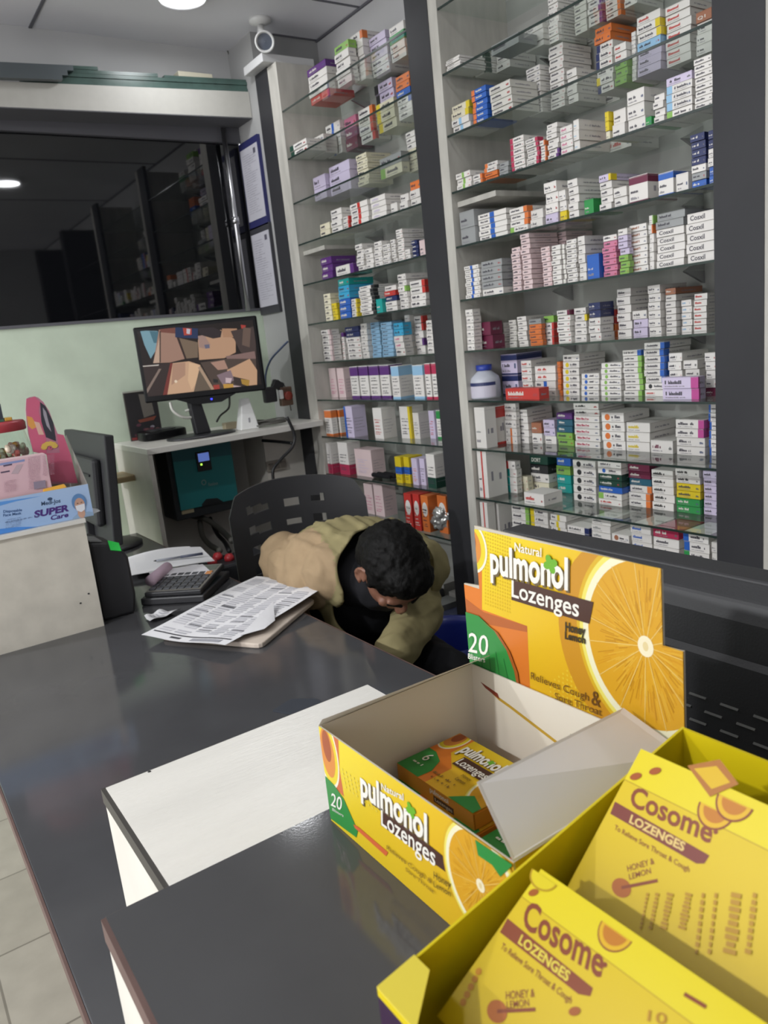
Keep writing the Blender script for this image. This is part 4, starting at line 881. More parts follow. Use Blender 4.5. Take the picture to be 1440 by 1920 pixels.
# desk monitor seen from behind
t = thing('desk_monitor', 'black computer monitor seen from behind on the counter, before the green wall', 'monitor')
R4 = Matrix.Translation((0.652, 2.70, 0.800)) @ Matrix.Rotation(math.radians(5), 4, 'Y')
b = B(); b.box(-0.012, 0.022, 0.0, 0.60, 0.0, 0.385, T=R4, bev=0.005); b.build('shell', BLACKM, t)
b = B(); b.box(-0.045, -0.012, 0.07, 0.53, 0.06, 0.30, T=R4, bev=0.012); bkb = b.build('back_bulge', BLACKM, t)
b = B(); b.box(-0.050, -0.0455, 0.10, 0.42, 0.238, 0.246, T=R4); b.build('vent', mat('vent_dark', '#17171a', 0.6), bkb)
b = B(); b.box(0.0222, 0.0228, 0.012, 0.588, 0.02, 0.37, T=R4); b.build('screen', mat('dark_screen', '#0a0a0c', 0.1), t)
b = B(); b.box(0.615, 0.645, 2.95, 3.06, ZD+0.014, 0.90, bev=0.006); b.build('stand_neck', BLACKP, t)
b = B(); b.lathe([(0.125, ZD+0.0004), (0.125, ZD+0.010), (0.11, ZD+0.016), (0.02, ZD+0.02)], (0.675, 2.93, 0), 32); b.build('stand_base', BLACKP, t)
rebase(t, (0.72, 2.95, ZD))
# dark flat patch on the desk behind the white box
b = B(); c = [onZ(512, 1335, ZD), onZ(546, 1314, ZD), onZ(590, 1313, ZD), onZ(640, 1335, ZD), onZ(600, 1350, ZD)]
b.prism([Vector((q.x, q.y, ZD+0.0003)) for q in c], (0, 0, 0.004)); tag(b.build('dark_flat_patch', mat('dark_patch_matte', '#2c3038', 0.8)), 'dark flat patch on the desk half hidden behind the white-topped box', 'mat')

# ================================================================== ON THE PALE BLOCK
ZK = 1.0408
t = thing('tray_box', 'light blue face mask carton cut open as a tray on the pale board box', 'carton tray')
tx0, tx1, ty0, ty1, tz1 = 0.02, 0.446, 2.03, 2.24, 1.123
b = B(); b.box(tx0, tx1, ty0, ty0+0.002, ZK+0.0003, tz1, hx('#b5b0a6'))
p = Panel(b, (tx0, ty0, ZK+0.0003), (1, 0, 0), (0, 0, 1), (0, -1, 0), 0.0002); w, h = tx1-tx0, tz1-ZK; p.clip = (0, 0, w, h); p.k = 1; p.grad(0, 0, w, h, [hx('#86a9d8'), hx('#9db8dc'), hx('#a8bfdf'), hx('#8fb0dc')]); p.up()
zm = lambda x, y: (x/3.693, y/3.693+720)
p.ppoly([zm(-60, 1010), zm(120, 990), zm(440, 985), zm(250, 1010), zm(-60, 1070)], hx('#4a86cf')); p.ppoly([zm(-60, 825), zm(110, 800), zm(290, 775), zm(110, 812), zm(-60, 860)], hx('#5a92d4')); p.up()
z10 = lambda x, y: (x/10.286+60, y/10.286+920)
p.tx('SUPER', z10(40, 520), z10(715, 385), z10(45, 395), hx('#4a2f78'), bold=0.045); p.tx('Care', z10(355, 570), z10(700, 500), z10(365, 480), hx('#4a2f78'), bold=0.03); p.tx('Medi-Jos', z10(180, 290), z10(550, 225), z10(175, 215), hx('#3d5070'), bold=0.02)
p.ell(p.px(*z10(345, 160)), 0.006, 0.004, hx('#3d5070'), 16); p.marks(0.22, 0.025, 0.30, 0.028, hx('#6d85ab'), random.Random(1))
for k, (a0, b0, a1, b1, tt) in enumerate(((22, 892, 152, 880, 'Disposable'), (22, 918, 148, 902, 'Face Mask'))): p.tx(tt, zm(a0, b0), zm(a1, b1), zm(a0, b0-18), hx('#3f5f90'), bold=0.02)
for k in range(6): a0, b0 = p.px(*zm(40, 945+k*11)); p.marks(a0, b0, a0+0.035, b0+0.0018, hx('#6d85ab'), random.Random(k))
p.up(); c = p.px(*z10(925, 330))                                  # printed portrait: cap, face and mask
p.ppoly([z10(790, 520), z10(880, 440), z10(1090, 400), z10(1230, 420), z10(1290, 520), z10(760, 600)], hx('#8fa8c4')); p.up(); p.ell((c[0]+0.001, c[1]-0.014), 0.009, 0.013, hx('#c49c88'), 20); p.up()
p.ell((c[0], c[1]+0.015), 0.0175, 0.0215, hx('#5f86b5'), 30); p.up(); p.ell((c[0]+0.0005, c[1]+0.007), 0.0125, 0.0185, hx('#c39a86'), 26); p.up(); p.poly([(c[0]-0.0105, c[1]+0.007), (c[0]+0.0125, c[1]+0.009), (c[0]+0.011, c[1]-0.006), (c[0]+0.001, c[1]-0.011), (c[0]-0.009, c[1]-0.005)], hx('#dfe0e6')); p.up()
p.ell((c[0]-0.004, c[1]+0.0125), 0.0022, 0.0011, hx('#4a3430'), 10); p.ell((c[0]+0.0055, c[1]+0.0132), 0.0022, 0.0011, hx('#4a3430'), 10); b.build('printed_front', PRINT, t)
GC = hx('#a8a49b')
b = B(); b.box(tx0, tx1, ty0+0.002, ty1, ZK+0.0003, ZK+0.0018, GC); b.build('base', PRINT, t)
b = B(); b.prism([(tx1, ty0+0.002, ZK+0.0018), (tx1, ty1, ZK+0.0018), (tx1, 2.215, 1.225), (tx1, 2.165, 1.243), (tx1, ty0+0.002, tz1)], (-0.002, 0, 0), hx('#8f8c86')); b.build('side_wall', PRINT, t)
b = B(); b.box(tx0, tx1-0.002, ty1-0.002, ty1, ZK+0.0018, tz1, GC); b.build('back_wall', PRINT, t)
b = B(); b.prism([(tx0, ty0, tz1), (tx1, ty0, tz1), (tx1-0.006, ty0+0.016, tz1-0.006), (tx0, ty0+0.016, tz1-0.006)], (0, 0, 0.001), hx('#b3aca2')); b.build('folded_lip', PRINT, t)
b = B(); b.prism([(tx1, ty0, ZK+0.004), (tx1+0.02, ty0+0.01, ZK+0.006), (tx1+0.02, ty0+0.03, ZK+0.008), (tx1, ty0+0.03, ZK+0.016)], (0, 0, 0.001), hx('#c9ccd0')); b.build('torn_flap', PRINT, t)
rebase(t, (0.23, 2.13, ZK))
# pink carton in the tray
zk = lambda x, y: (x/8.0, y/8.0+740)
t = thing('pink_carton', 'pale pink printed carton standing in the blue tray below the candy jar', 'carton')
fy = 2.055; c = [onY(*zk(-60, 1560), fy), onY(*zk(745, 1400), fy), onY(*zk(670, 890), fy), onY(*zk(-60, 985), fy)]
b = B(); zlo = ZK+0.0022; b.box(0.16, onY(*zk(720, 1100), fy).x, fy, fy+0.035, zlo, onY(*zk(670, 890), fy).z, hx('#d3b0b8'))
p = Panel(b, (0.16, fy, zlo), (1, 0, 0), (0, 0, 1), (0, -1, 0), 0.0002); p.k = 1; rg = random.Random(12); p.clip = None
p.ppoly([zk(0, 1030), zk(370, 968), zk(370, 1000), zk(0, 1065)], hx('#8792bd')); p.up()
p.tx(' ', zk(50, 1070), zk(180, 1050), zk(50, 1045), hx('#4a4058'))
for (a0, b0, a1, b1) in ((50, 1070, 180, 1045), (10, 1170, 145, 1145)): p.line(p.px(*zk(a0, b0)), p.px(*zk(a1, b1)), 0.0035, hx('#55495e'))
p.ppoly([zk(165, 1190), zk(250, 1050), zk(350, 1040), zk(270, 1185)], hx('#b9a3ab')); p.up()
for r in range(22):
    y_ = 960+r*22
    for x_ in ((420, 640) if r < 14 else (60, 430)): q = p.px(*zk(x_, y_-(x_-400)*0.12)); p.marks(q[0], q[1], q[0]+0.028, q[1]+0.0016, hx('#b08a98'), rg)
p.ppoly([zk(500, 1310), zk(680, 1280), zk(690, 1390), zk(510, 1420)], hx('#8f8496')); b.build('printed_carton', PRINT, t)
b = B(); b.box(0.161, onY(*zk(720, 1100), fy).x-0.001, fy+0.001, fy+0.034, onY(*zk(670, 890), fy).z, onY(*zk(670, 890), fy).z+0.0015, hx('#dcc3c6')); b.build('top_flap', PRINT, t)
rebase(t, (0.26, 2.07, ZK))
# pink header stand
t = thing('header_stand', 'pink cut-out cardboard stand with rounded top and yellow flower, in the blue tray', 'display stand')
hy = 2.115; pts = [(395, 60), (440, 40), (520, 25), (575, 45), (650, 110), (740, 250), (800, 420), (865, 585), (955, 605), (1010, 770), (1100, 1080), (1170, 1330), (760, 1340), (700, 900), (500, 860), (425, 590), (400, 400), (385, 220)]
b = B(); b.prism([onY(*zk(*q), hy) for q in pts], (0, 0.003, 0), hx('#b8798c')); p = Panel(b, (0, hy, 0), (1, 0, 0), (0, 0, 1), (0, -1, 0), 0.0002); p.k = 2
def pf(pts_, col): pp = [p.px(*zk(*q)) for q in pts_]; p.poly(pp, col)
PK = hx('#c9637f')
for tri in ([(400, 70), (520, 30), (600, 110), (580, 250), (400, 230)], [(400, 230), (580, 250), (660, 560), (430, 560)], [(430, 560), (680, 560), (700, 880), (500, 860)], [(850, 590), (955, 610), (1060, 900), (900, 880)], [(690, 880), (900, 870), (1060, 900), (1165, 1320), (770, 1300)]): pf(tri, PK)
p.up(); pf([(400, 320), (480, 340), (560, 480), (480, 520), (420, 460)], hx('#d99a52')); pf([(600, 110), (680, 170), (800, 420), (840, 700), (690, 640), (620, 400)], hx('#3a3a42')); p.up(); pf([(640, 190), (690, 260), (730, 420), (770, 560), (700, 470), (650, 300)], hx('#9c97a0')); pf([(510, 400), (590, 420), (660, 600), (580, 600)], hx('#d9b0a0')); p.up()
c = p.px(*zk(740, 780)); 
for k in range(6): a = k*math.pi/5; p.ell((c[0]+0.010*math.cos(a)*1.3, c[1]+0.008*math.sin(a)), 0.0075, 0.006, hx('#d8b45a'), 16)
p.up(); p.ell((c[0]+0.001, c[1]-0.004), 0.006, 0.0045, PK, 16); p.up(); p.ell((c[0]+0.002, c[1]-0.003), 0.002, 0.002, hx('#7a4a50'), 12); b.build('printed_card', GLOSSY, t)
b = B(); b.box(onY(*zk(760, 1340), hy).x, onY(*zk(1160, 1330), hy).x, hy+0.003, hy+0.06, ZK+0.0022, ZK+0.05, hx('#b8798c')); b.build('base', PRINT, t); rebase(t, (0.4, hy, ZK))
# yellow sachet in the tray
t2 = onY(*zk(700, 1370), 2.045); b = B(); b.prism([Vector((t2.x-0.012, 2.035, tz1-0.012)), Vector((t2.x+0.045, 2.036, tz1-0.006)), Vector((t2.x+0.043, 2.050, tz1+0.002)), Vector((t2.x-0.010, 2.052, tz1-0.002))], (0, 0, 0.008), hx('#d8a23c')); tag(b.build('sachet', GLOSSY, bevel=0.003), 'small yellow sachet lying at the front lip of the blue tray', 'sachet')
# candy jar with red lid
t = thing('candy_jar', 'clear glass jar of wrapped sweets with red lid behind the pink carton', 'jar')
jx, jy = 0.276, 2.165; jr_ = 0.080; jz0 = ZK+0.0022; jt = onY(0, 808, jy).z
gj = glass_mat('jar_glass', (0.93, 0.97, 0.95), 0.02)
b = B(); b.lathe([(0.004, jz0), (jr_*0.95, jz0), (jr_, jz0+0.01), (jr_, jt-0.045), (jr_*0.92, jt-0.02), (jr_*0.88, jt)], (jx, jy, 0), 36, cap=False); b.build('glass_body', gj, t)
b = B(); b.lathe([(jr_*0.93, jt-0.002), (jr_*0.95, jt), (jr_*0.95, jt+0.017), (jr_*0.90, jt+0.022), (0.002, jt+0.022)], (jx, jy, 0), 32, cap=False); b.build('lid', mat('red_lid', '#a83c44', 0.35), t); rebase(t, (jx, jy, jz0))
rg = random.Random(4)
b = B()
for k in range(240):
    rr = jr_*0.86*math.sqrt(rg.random()); a = rg.random()*6.28; zz = jz0+0.008+rg.random()*(jt-jz0-0.045)
    TR = Matrix.Translation((jx+rr*math.cos(a), jy+rr*math.sin(a), zz)) @ Matrix.Rotation(rg.random()*6, 4, 'X') @ Matrix.Rotation(rg.random()*6, 4, 'Z')
    col = hx(rg.choice(['#c9a08a', '#c98a95', '#d8c2b0', '#c79b3f', '#a9b59a', '#c6655f', '#d6cfc4'])); b.lathe([(0.0015, -0.011), (0.006, -0.009), (0.008, 0), (0.006, 0.009), (0.0015, 0.011)], (0, 0, 0), 7, col)
    for i in range(len(b.v)-35, len(b.v)): b.v[i] = tuple(TR @ Vector(b.v[i]))
tag(b.build('wrapped_sweets', GLOSSY), 'wrapped sweets heaped inside the clear jar with red lid', 'sweets', kind='stuff')
# dark small box and yellow bit on the jar lid
t = thing('small_box', 'small dark box with pale square standing on the red jar lid', 'box'); z_ = jt+0.0225
b = B(); b.box(0.222, 0.302, 2.15, 2.18, z_, z_+0.045, hx('#39424a')); p = Panel(b, (0.222, 2.15, z_), (1, 0, 0), (0, 0, 1), (0, -1, 0)); p.k = 2; p.rect(0.058, 0.024, 0.070, 0.036, hx('#b9c0c8')); p.rect(0, 0, 0.08, 0.006, hx('#3f6f58')); b.build('printed_box', PRINT, t); rebase(t, (0.26, 2.165, z_))
b = B(); b.box(0.304, 0.322, 2.15, 2.17, z_, z_+0.009, hx('#c9a448'), bev=0.002); tag(b.build('wrapped_sweet', GLOSSY), 'yellow wrapped sweet lying on the red jar lid', 'sweet')
# ================================================================== BACK CORNER
ZC = 1.085
t = thing('wall_desk', 'white wall desk in the back corner carrying the camera monitor', 'desk')
cl = onZ(275, 842, ZC); cy = cl.y; cxl = cl.x
b = B(); b.box(cxl, 1.695, cy, YB-0.001, ZC-0.025, ZC, bev=0.002); b.build('desktop', WBOARD, t)
b = B(); b.box(cxl+0.001, cxl+0.019, cy+0.003, YB-0.001, 0, ZC-0.025); b.build('side_panel', WSIDE, t)
b = B(); b.box(1.50, 1.518, 3.22, YB-0.001, 0, ZC-0.025); b.build('side_panel', WSIDE, t)
b = B(); b.box(cxl+0.02, 1.50, YB-0.012, YB-0.001, 0.0, ZC-0.025); b.build('back_panel', mat('grey_panel', '#bdbab5', 0.6, noise=0.08, nscale=6), t)
b = B(); q = onX(505, 866, 1.55); b.box(1.518, 1.695, 3.22, 3.238, 0, ZC-0.025); b.build('end_panel', WSIDE, t)
rebase(t, ((cxl+1.69)/2, 3.25, 0))
# small wooden ledge beside the monitor
q0 = onY(227, 890, 3.30); b = B(); b.box(q0.x-0.06, q0.x+0.085, 3.22, 3.40, q0.z-0.025, q0.z, bev=0.004); o = b.build('wooden_ledge', mat('light_wood', '#b09a74', 0.5, noise=0.25, nscale=12, stretch=(1, 8, 8)))
o.location.x = -0.0; tag(o, 'small light wooden ledge behind the desk monitor, beside the white wall desk', 'ledge')
# camera monitor
t = thing('camera_monitor', 'black monitor showing four security camera pictures on the white wall desk', 'monitor')
PL, PR = onY(247, 608, 3.20), onY(481, 598, 2.965); PLb, PRb = onY(262, 752, 3.20), onY(492, 738, 2.965)
ux = (PR-PL); ux.z = 0; wm = ux.length; ux.normalize(); nn = Vector((-ux.y, ux.x, 0)); nn = nn if nn.y < 0 else -nn
ztop = (PL.z+PR.z)/2; zbot = (PLb.z+PRb.z)/2; hm = ztop-zbot
TM = Matrix.Translation(Vector((PL.x, PL.y, zbot))) @ Matrix(((ux.x, -nn.x, 0, 0), (ux.y, -nn.y, 0, 0), (0, 0, 1, 0), (0, 0, 0, 1)))
b = B(); b.box(0, wm, 0, 0.035, 0, hm, T=TM, bev=0.006); shl = b.build('shell', mat('gloss_black', '#0e0e10', 0.3, spec=0.2), t)
b = B(); b.box(0.016, wm-0.016, -0.0012, -0.0002, 0.026, hm-0.016, (0.01, 0.01, 0.012), T=TM)
o3 = TM @ Vector((0.016, -0.0013, 0.026)); p = Panel(b, o3, ux, (0, 0, 1), nn, 0.0002); w, h = wm-0.032, hm-0.042; p.clip = (0, 0, w, h); p.k = 1
zq = lambda x, y: (x/4.235+220, y/4.235+590)
SC = lambda pts, c: p.ppoly([zq(*q) for q in pts], hx(c))
p.rect(0, 0, w, h, hx('#241c1a')); p.up()
SC([(130, 100), (340, 105), (340, 380), (280, 380), (200, 210)], '#2a2628'); SC([(180, 125), (320, 130), (320, 260), (265, 350), (215, 240)], '#7fa6b4'); SC([(255, 130), (325, 135), (325, 225), (290, 225)], '#4e7786')
SC([(330, 120), (470, 120), (540, 350), (420, 380), (285, 385), (300, 300)], '#a88473'); SC([(470, 180), (640, 220), (640, 340), (540, 350)], '#7d6a58'); SC([(345, 380), (285, 385), (320, 240), (345, 130)], '#c9ab96')
SC([(340, 100), (460, 100), (460, 150), (340, 140)], '#7c4a40'); SC([(460, 100), (640, 110), (640, 190), (460, 180)], '#27365a'); p.up()
SC([(470, 180), (490, 180), (550, 350), (535, 352)], '#3a2a26'); SC([(520, 105), (590, 110), (590, 160), (530, 165)], '#b5473a'); SC([(550, 110), (580, 115), (575, 155), (550, 150)], '#c9c4cc'); SC([(335, 130), (345, 130), (345, 380), (335, 382)], '#4a3a34')
SC([(640, 200), (820, 120), (940, 200), (940, 300), (850, 345), (650, 360)], '#c29a7c'); SC([(640, 170), (690, 160), (740, 240), (700, 270), (650, 260)], '#a98b80'); SC([(830, 110), (950, 110), (950, 180), (840, 180)], '#b48a6c'); p.up()
SC([(640, 110), (760, 100), (830, 130), (820, 180), (760, 190), (660, 160)], '#332a2c'); SC([(900, 130), (1100, 90), (1100, 340), (980, 300), (940, 220)], '#4a3d3a'); SC([(980, 80), (1020, 85), (1015, 110), (985, 110)], '#b04038'); SC([(690, 240), (730, 235), (735, 265), (700, 270)], '#6a6a80')
SC([(1000, 100), (1060, 110), (1050, 260), (990, 240)], '#6e5a50'); SC([(860, 330), (1090, 290), (1100, 350), (880, 370)], '#8a6f6a'); SC([(180, 405), (420, 385), (360, 650), (200, 660)], '#3a2e2c'); p.up()
SC([(200, 650), (330, 430), (350, 430), (230, 640)], '#8c7a70'); SC([(420, 385), (440, 385), (395, 650), (360, 650)], '#7d3a34'); SC([(440, 385), (570, 370), (660, 400), (640, 500), (600, 640), (395, 650)], '#d3ab8b'); SC([(570, 380), (650, 400), (640, 520), (590, 600), (560, 520)], '#e2bb96')
SC([(440, 390), (540, 380), (540, 480), (430, 560)], '#b8917a'); SC([(660, 400), (790, 620), (600, 640)], '#6e6052'); p.up(); SC([(640, 420), (660, 410), (780, 610), (760, 620)], '#b59a82'); SC([(180, 408), (330, 395), (330, 405), (180, 416)], '#c9c0b8'); p.ell(p.px(*zq(465, 530)), 0.006, 0.006, hx('#f2dcc0'), 14)
SC([(660, 380), (860, 350), (1100, 350), (1110, 590), (790, 620)], '#54463f'); p.up(); SC([(870, 440), (1050, 350), (1110, 440), (1110, 590), (1010, 590), (900, 500)], '#cba281'); SC([(740, 380), (850, 360), (880, 430), (800, 440)], '#b38d7c'); SC([(790, 480), (900, 440), (930, 520), (840, 560)], '#8d7880'); p.up()
SC([(920, 490), (1050, 520), (1040, 590), (930, 550)], '#3e3330'); SC([(980, 510), (1050, 520), (1045, 570), (990, 550)], '#b08a3e'); SC([(840, 550), (920, 550), (930, 610), (850, 610)], '#c89a4a'); SC([(760, 560), (810, 555), (815, 600), (770, 605)], '#a9423a'); SC([(860, 500), (910, 505), (900, 545), (860, 540)], '#d3bcc0'); SC([(920, 560), (990, 570), (980, 605), (930, 600)], '#c9b0b0'); SC([(760, 510), (800, 515), (800, 540), (765, 540)], '#2c2c2c')
b.build('screen', mat('lit_screen', '#ffffff', 0.35, attr=True, emit=0.78, spec=0.12), t)
# stand: neck, foot, blue power light
zq3 = lambda x, y, yy: onY(x/4.235+220, y/4.235+590, yy)
ny = 3.12; q0, q1 = zq3(575, 690, ny), zq3(740, 880, ny)
b = B(); b.hexa([Vector((q0.x+0.01, ny, ZC+0.012)), Vector((q1.x, ny, ZC+0.012)), Vector((q1.x, ny+0.04, ZC+0.012)), Vector((q0.x+0.01, ny+0.04, ZC+0.012)), Vector((q0.x, ny+0.01, zbot+0.03)), Vector((q1.x-0.03, ny+0.01, zbot+0.03)), Vector((q1.x-0.03, ny+0.05, zbot+0.03)), Vector((q0.x, ny+0.05, zbot+0.03))]); b.build('stand_neck', BLACKP, t, bevel=0.004)
b = B(); b.lathe([(0.12, ZC+0.0004), (0.12, ZC+0.007), (0.10, ZC+0.011), (0.01, ZC+0.012)], ((q0.x+q1.x)/2, ny+0.02, 0), 32, T=Matrix.Diagonal((1.25, 0.85, 1, 1)).to_3x3()); b.build('stand_base', BLACKP, t)
b = B(); b.prism([TM @ Vector((wm*0.25, 0.004, 0.001)), TM @ Vector((wm*0.75, 0.004, 0.001)), TM @ Vector((wm*0.62, 0.004, -0.028)), TM @ Vector((wm*0.40, 0.004, -0.028))], -nn*0.02); chn = b.build('chin', MATS['gloss_black'], t)
c = TM @ Vector((wm*0.54, 0.003, -0.012)); b = B(); b.box(c.x-0.003, c.x+0.003, c.y-0.003, c.y+0.001, c.z-0.003, c.z+0.003); b.build('power_light', mat('blue_led', '#2a30ff', 0.3, emit=6), chn)
rebase(t, ((q0.x+q1.x)/2, ny+0.02, ZC))
# recorder box, router, dark card, cables on the desk
t = thing('set_top_recorder', 'flat black recorder box with a bright glint, at the near edge of the wall desk', 'recorder')
c = onZ(312, 814, ZC+0.02); b = B()
prf = [(math.cos(a)*(abs(math.cos(a))**-0.45 if abs(math.cos(a)) > 0.01 else 0)*0.1, math.sin(a)*(abs(math.sin(a))**-0.45 if abs(math.sin(a)) > 0.01 else 0)*0.075) for a in [2*math.pi*k/40 for k in range(40)]]
b.prism([Vector((c.x+x, c.y+0.06+y, ZC+0.0004)) for x, y in prf], (0, 0, 0.038)); b.build('body', MATS['gloss_black'], t, bevel=0.008)
b = B(); b.prism([Vector((c.x+x*0.6, c.y+0.06+y*0.6, ZC+0.0386)) for x, y in prf], (0, 0, 0.003)); b.build('top_plate', BLACKP, t); rebase(t, (c.x, c.y+0.06, ZC))
t = thing('wifi_router', 'small white tapering router standing on the wall desk near the post', 'router')
q0, q1 = onY(450, 790, 3.10), onY(483, 788, 3.10); zt_ = onY(468, 746, 3.10).z; m = (q0.x+q1.x)/2; hw = (q1.x-q0.x)/2
b = B(); b.hexa([Vector((m-hw, 3.10, ZC+0.0004)), Vector((m+hw*0.9, 3.08, ZC+0.0004)), Vector((m+hw, 3.14, ZC+0.0004)), Vector((m-hw, 3.16, ZC+0.0004)), Vector((m-hw*0.35, 3.115, zt_)), Vector((m+hw*0.45, 3.105, zt_)), Vector((m+hw*0.45, 3.135, zt_)), Vector((m-hw*0.35, 3.14, zt_))]); b.build('body', WHITEP, t, bevel=0.004)
b = B(); b.box(m-0.004, m+0.004, 3.093, 3.097, ZC+0.03, ZC+0.05); b.build('logo', mat('grey_logo', '#a9a9ad', 0.4), t); rebase(t, (m, 3.12, ZC))
t = thing('picture_card', 'dark printed card leaning on the green wall behind the recorder', 'card')
yq = 3.40; a, c = onY(*[231, 738], yq), onY(286, 825, yq); b = B(); b.box(a.x, onY(284, 738, yq).x+0.02, yq, yq+0.012, ZC+0.0004, a.z, hx('#3a3432'))
p = Panel(b, (a.x, yq, ZC), (1, 0, 0), (0, 0, 1), (0, -1, 0)); w, h = onY(284, 738, yq).x+0.02-a.x, a.z-ZC; p.clip = (0, 0, w, h); p.k = 2
p.rect(0.004, 0.004, w-0.004, h-0.004, hx('#2c2a2c')); p.up(); p.poly([(w*0.45, h*0.95), (w*0.8, h*0.92), (w*0.85, h*0.5), (w*0.5, h*0.45)], hx('#6b665f')); p.poly([(w*0.3, h*0.42), (w*0.9, h*0.46), (w*0.8, h*0.38), (w*0.35, h*0.36)], hx('#7a4436')); p.rect(0.004, 0.004, w-0.004, h*0.07, hx('#8a3a3a'))
rg = random.Random(8)
for k in range(14): p.ell((w*rg.uniform(0.1, 0.95), h*rg.uniform(0.1, 0.32)), 0.010, 0.006, hx(rg.choice(['#8a858c', '#5d3a44', '#9a949a', '#6b4a4a'])), 10)
b.build('printed_card', PRINT, t); b = B(); b.box(a.x-0.004, onY(284, 738, yq).x+0.024, yq-0.002, yq+0.014, a.z, a.z+0.006); b.build('top_edge', mat('card_edge', '#9c9c92', 0.5), t); rebase(t, (a.x+w/2, yq, ZC))
def cable(name, label, pts, r, m=None, smooth=True, cat='cable'):
    P = [Vector(q) for q in pts]; out = []
    if smooth:
        for i in range(len(P)-1):
            p0, p1, p2, p3 = P[max(i-1, 0)], P[i], P[i+1], P[min(i+2, len(P)-1)]
            for k in range(7):
                u = k/7; out.append(0.5*((2*p1)+(p2-p0)*u+(2*p0-5*p1+4*p2-p3)*u*u+(3*p1-p0-3*p2+p3)*u**3))
        out.append(P[-1])
    else: out = P
    b = B(); b.tube(out, r, 8); o = b.build(name, m or CABLEB); return tag(o, label, cat)
WC = mat('white_cable', '#c9c8c0', 0.45); BC = mat('blue_grey_cable', '#4b5a78', 0.5); GC_ = mat('grey_cable', '#56554f', 0.6)
cable('monitor_cable', 'white looped cable hanging under the camera monitor', [zq3(420, 695, 3.17), zq3(440, 760, 3.16), zq3(510, 810, 3.15), zq3(590, 815, 3.15), zq3(618, 780, 3.15), zq3(580, 755, 3.16), zq3(540, 765, 3.17)], 0.006, WC)
cable('monitor_cable', 'thin black cable dropping behind the monitor stand onto the wall desk', [zq3(890, 650, 3.15), zq3(885, 740, 3.22), zq3(820, 800, 3.28), zq3(790, 850, 3.32)], 0.0045)
cable('network_cable', 'blue-grey cable curving from the post to the plug adaptor beside the monitor', [onY(540, 640, 3.20), onY(528, 652, 3.22), onY(507, 676, 3.25), onY(498, 705, 3.26), onY(500, 740, 3.26)], 0.0045, BC)
cable('power_cable', 'black cable hanging down the white panel below the wall desk', [onY(538, 782, 2.985), onY(552, 815, 2.98), onY(548, 838, 2.98), onY(526, 862, 2.98), onY(512, 882, 2.98), onY(514, 910, 2.98)], 0.007)
cable('power_cable', 'short black cable running along under the wall desk toward the post', [onY(492, 826, 3.2), onY(520, 828, 3.12), onY(548, 831, 3.0)], 0.007)
cable('thin_wire', 'thin grey wire running down the corner beside the black plug adaptor', [onY(520, 712, 3.2), onY(536, 728, 3.2), onY(546, 770, 3.19)], 0.0025, GC_)
b = B(); rg = random.Random(21); pts = []
for k in range(70): a = k*0.55; pts.append(Vector((1.475+0.075*math.cos(a)+rg.uniform(-.012, .012), 3.10+0.045*math.sin(a*0.93)+rg.uniform(-.01, .01), ZC+0.006+0.0003*k+rg.uniform(0, .005))))
b.tube(pts, 0.003, 6); tag(b.build('cable_coil', GC_), 'tangled coil of thin grey cable on the wall desk beside the router', 'cable coil')
# plug adaptor and socket plate
t = thing('plug_adaptor', 'black plug adaptor hanging in the corner beside the camera monitor', 'plug adaptor')
q = onY(505, 740, 3.21); b = B(); b.box(q.x-0.03, q.x+0.03, 3.19, 3.222, q.z-0.035, q.z+0.035, bev=0.006); b.build('body', BLACKP, t)
b = B(); b.box(q.x-0.005, q.x+0.05, 3.195, 3.222, q.z+0.036, q.z+0.075, bev=0.006, T=Matrix.Translation(q) @ Matrix.Rotation(0.5, 4, 'Y') @ Matrix.Translation(-q)); b.build('plug', BLACKP, t); rebase(t, q)
t = thing('socket_plate', 'small brown and red socket block beside the black plug adaptor', 'socket')
q = onY(536, 742, 3.20); b = B(); b.box(q.x-0.028, q.x+0.03, 3.19, 3.222, q.z-0.045, q.z+0.04, bev=0.004); b.build('plate', mat('brown_plate', '#6d5546', 0.5), t)
b = B(); b.lathe([(0.02, 0), (0.02, 0.02), (0.014, 0.024)], (q.x, 3.189, q.z), 16, T=Matrix.Rotation(math.pi/2, 3, 'X')); b.build('red_plug', mat('red_plastic', '#8f3a2e', 0.4), t, label='red round plug')
b = B(); b.box(q.x-0.045, q.x-0.025, 3.17, 3.186, q.z-0.01, q.z+0.03, bev=0.004); b.build('white_plug', WHITEP, t, label='white plug'); rebase(t, q)
t = thing('socket_plate', 'grey switch plate on the white panel under the wall desk', 'switch plate')
q = onY(519, 872, 3.215); b = B(); b.box(q.x-0.055, q.x+0.045, 3.205, 3.2195, q.z-0.024, q.z+0.024, bev=0.002); b.build('plate', mat('grey_plate', '#8d877d', 0.4), t)
for k in range(3): b = B(); b.box(q.x-0.045+k*0.03, q.x-0.022+k*0.03, 3.201, 3.2048, q.z-0.014, q.z+0.014, bev=0.001); b.build('rocker', mat('plate_dark', '#6a645c', 0.4), t)
rebase(t, q)
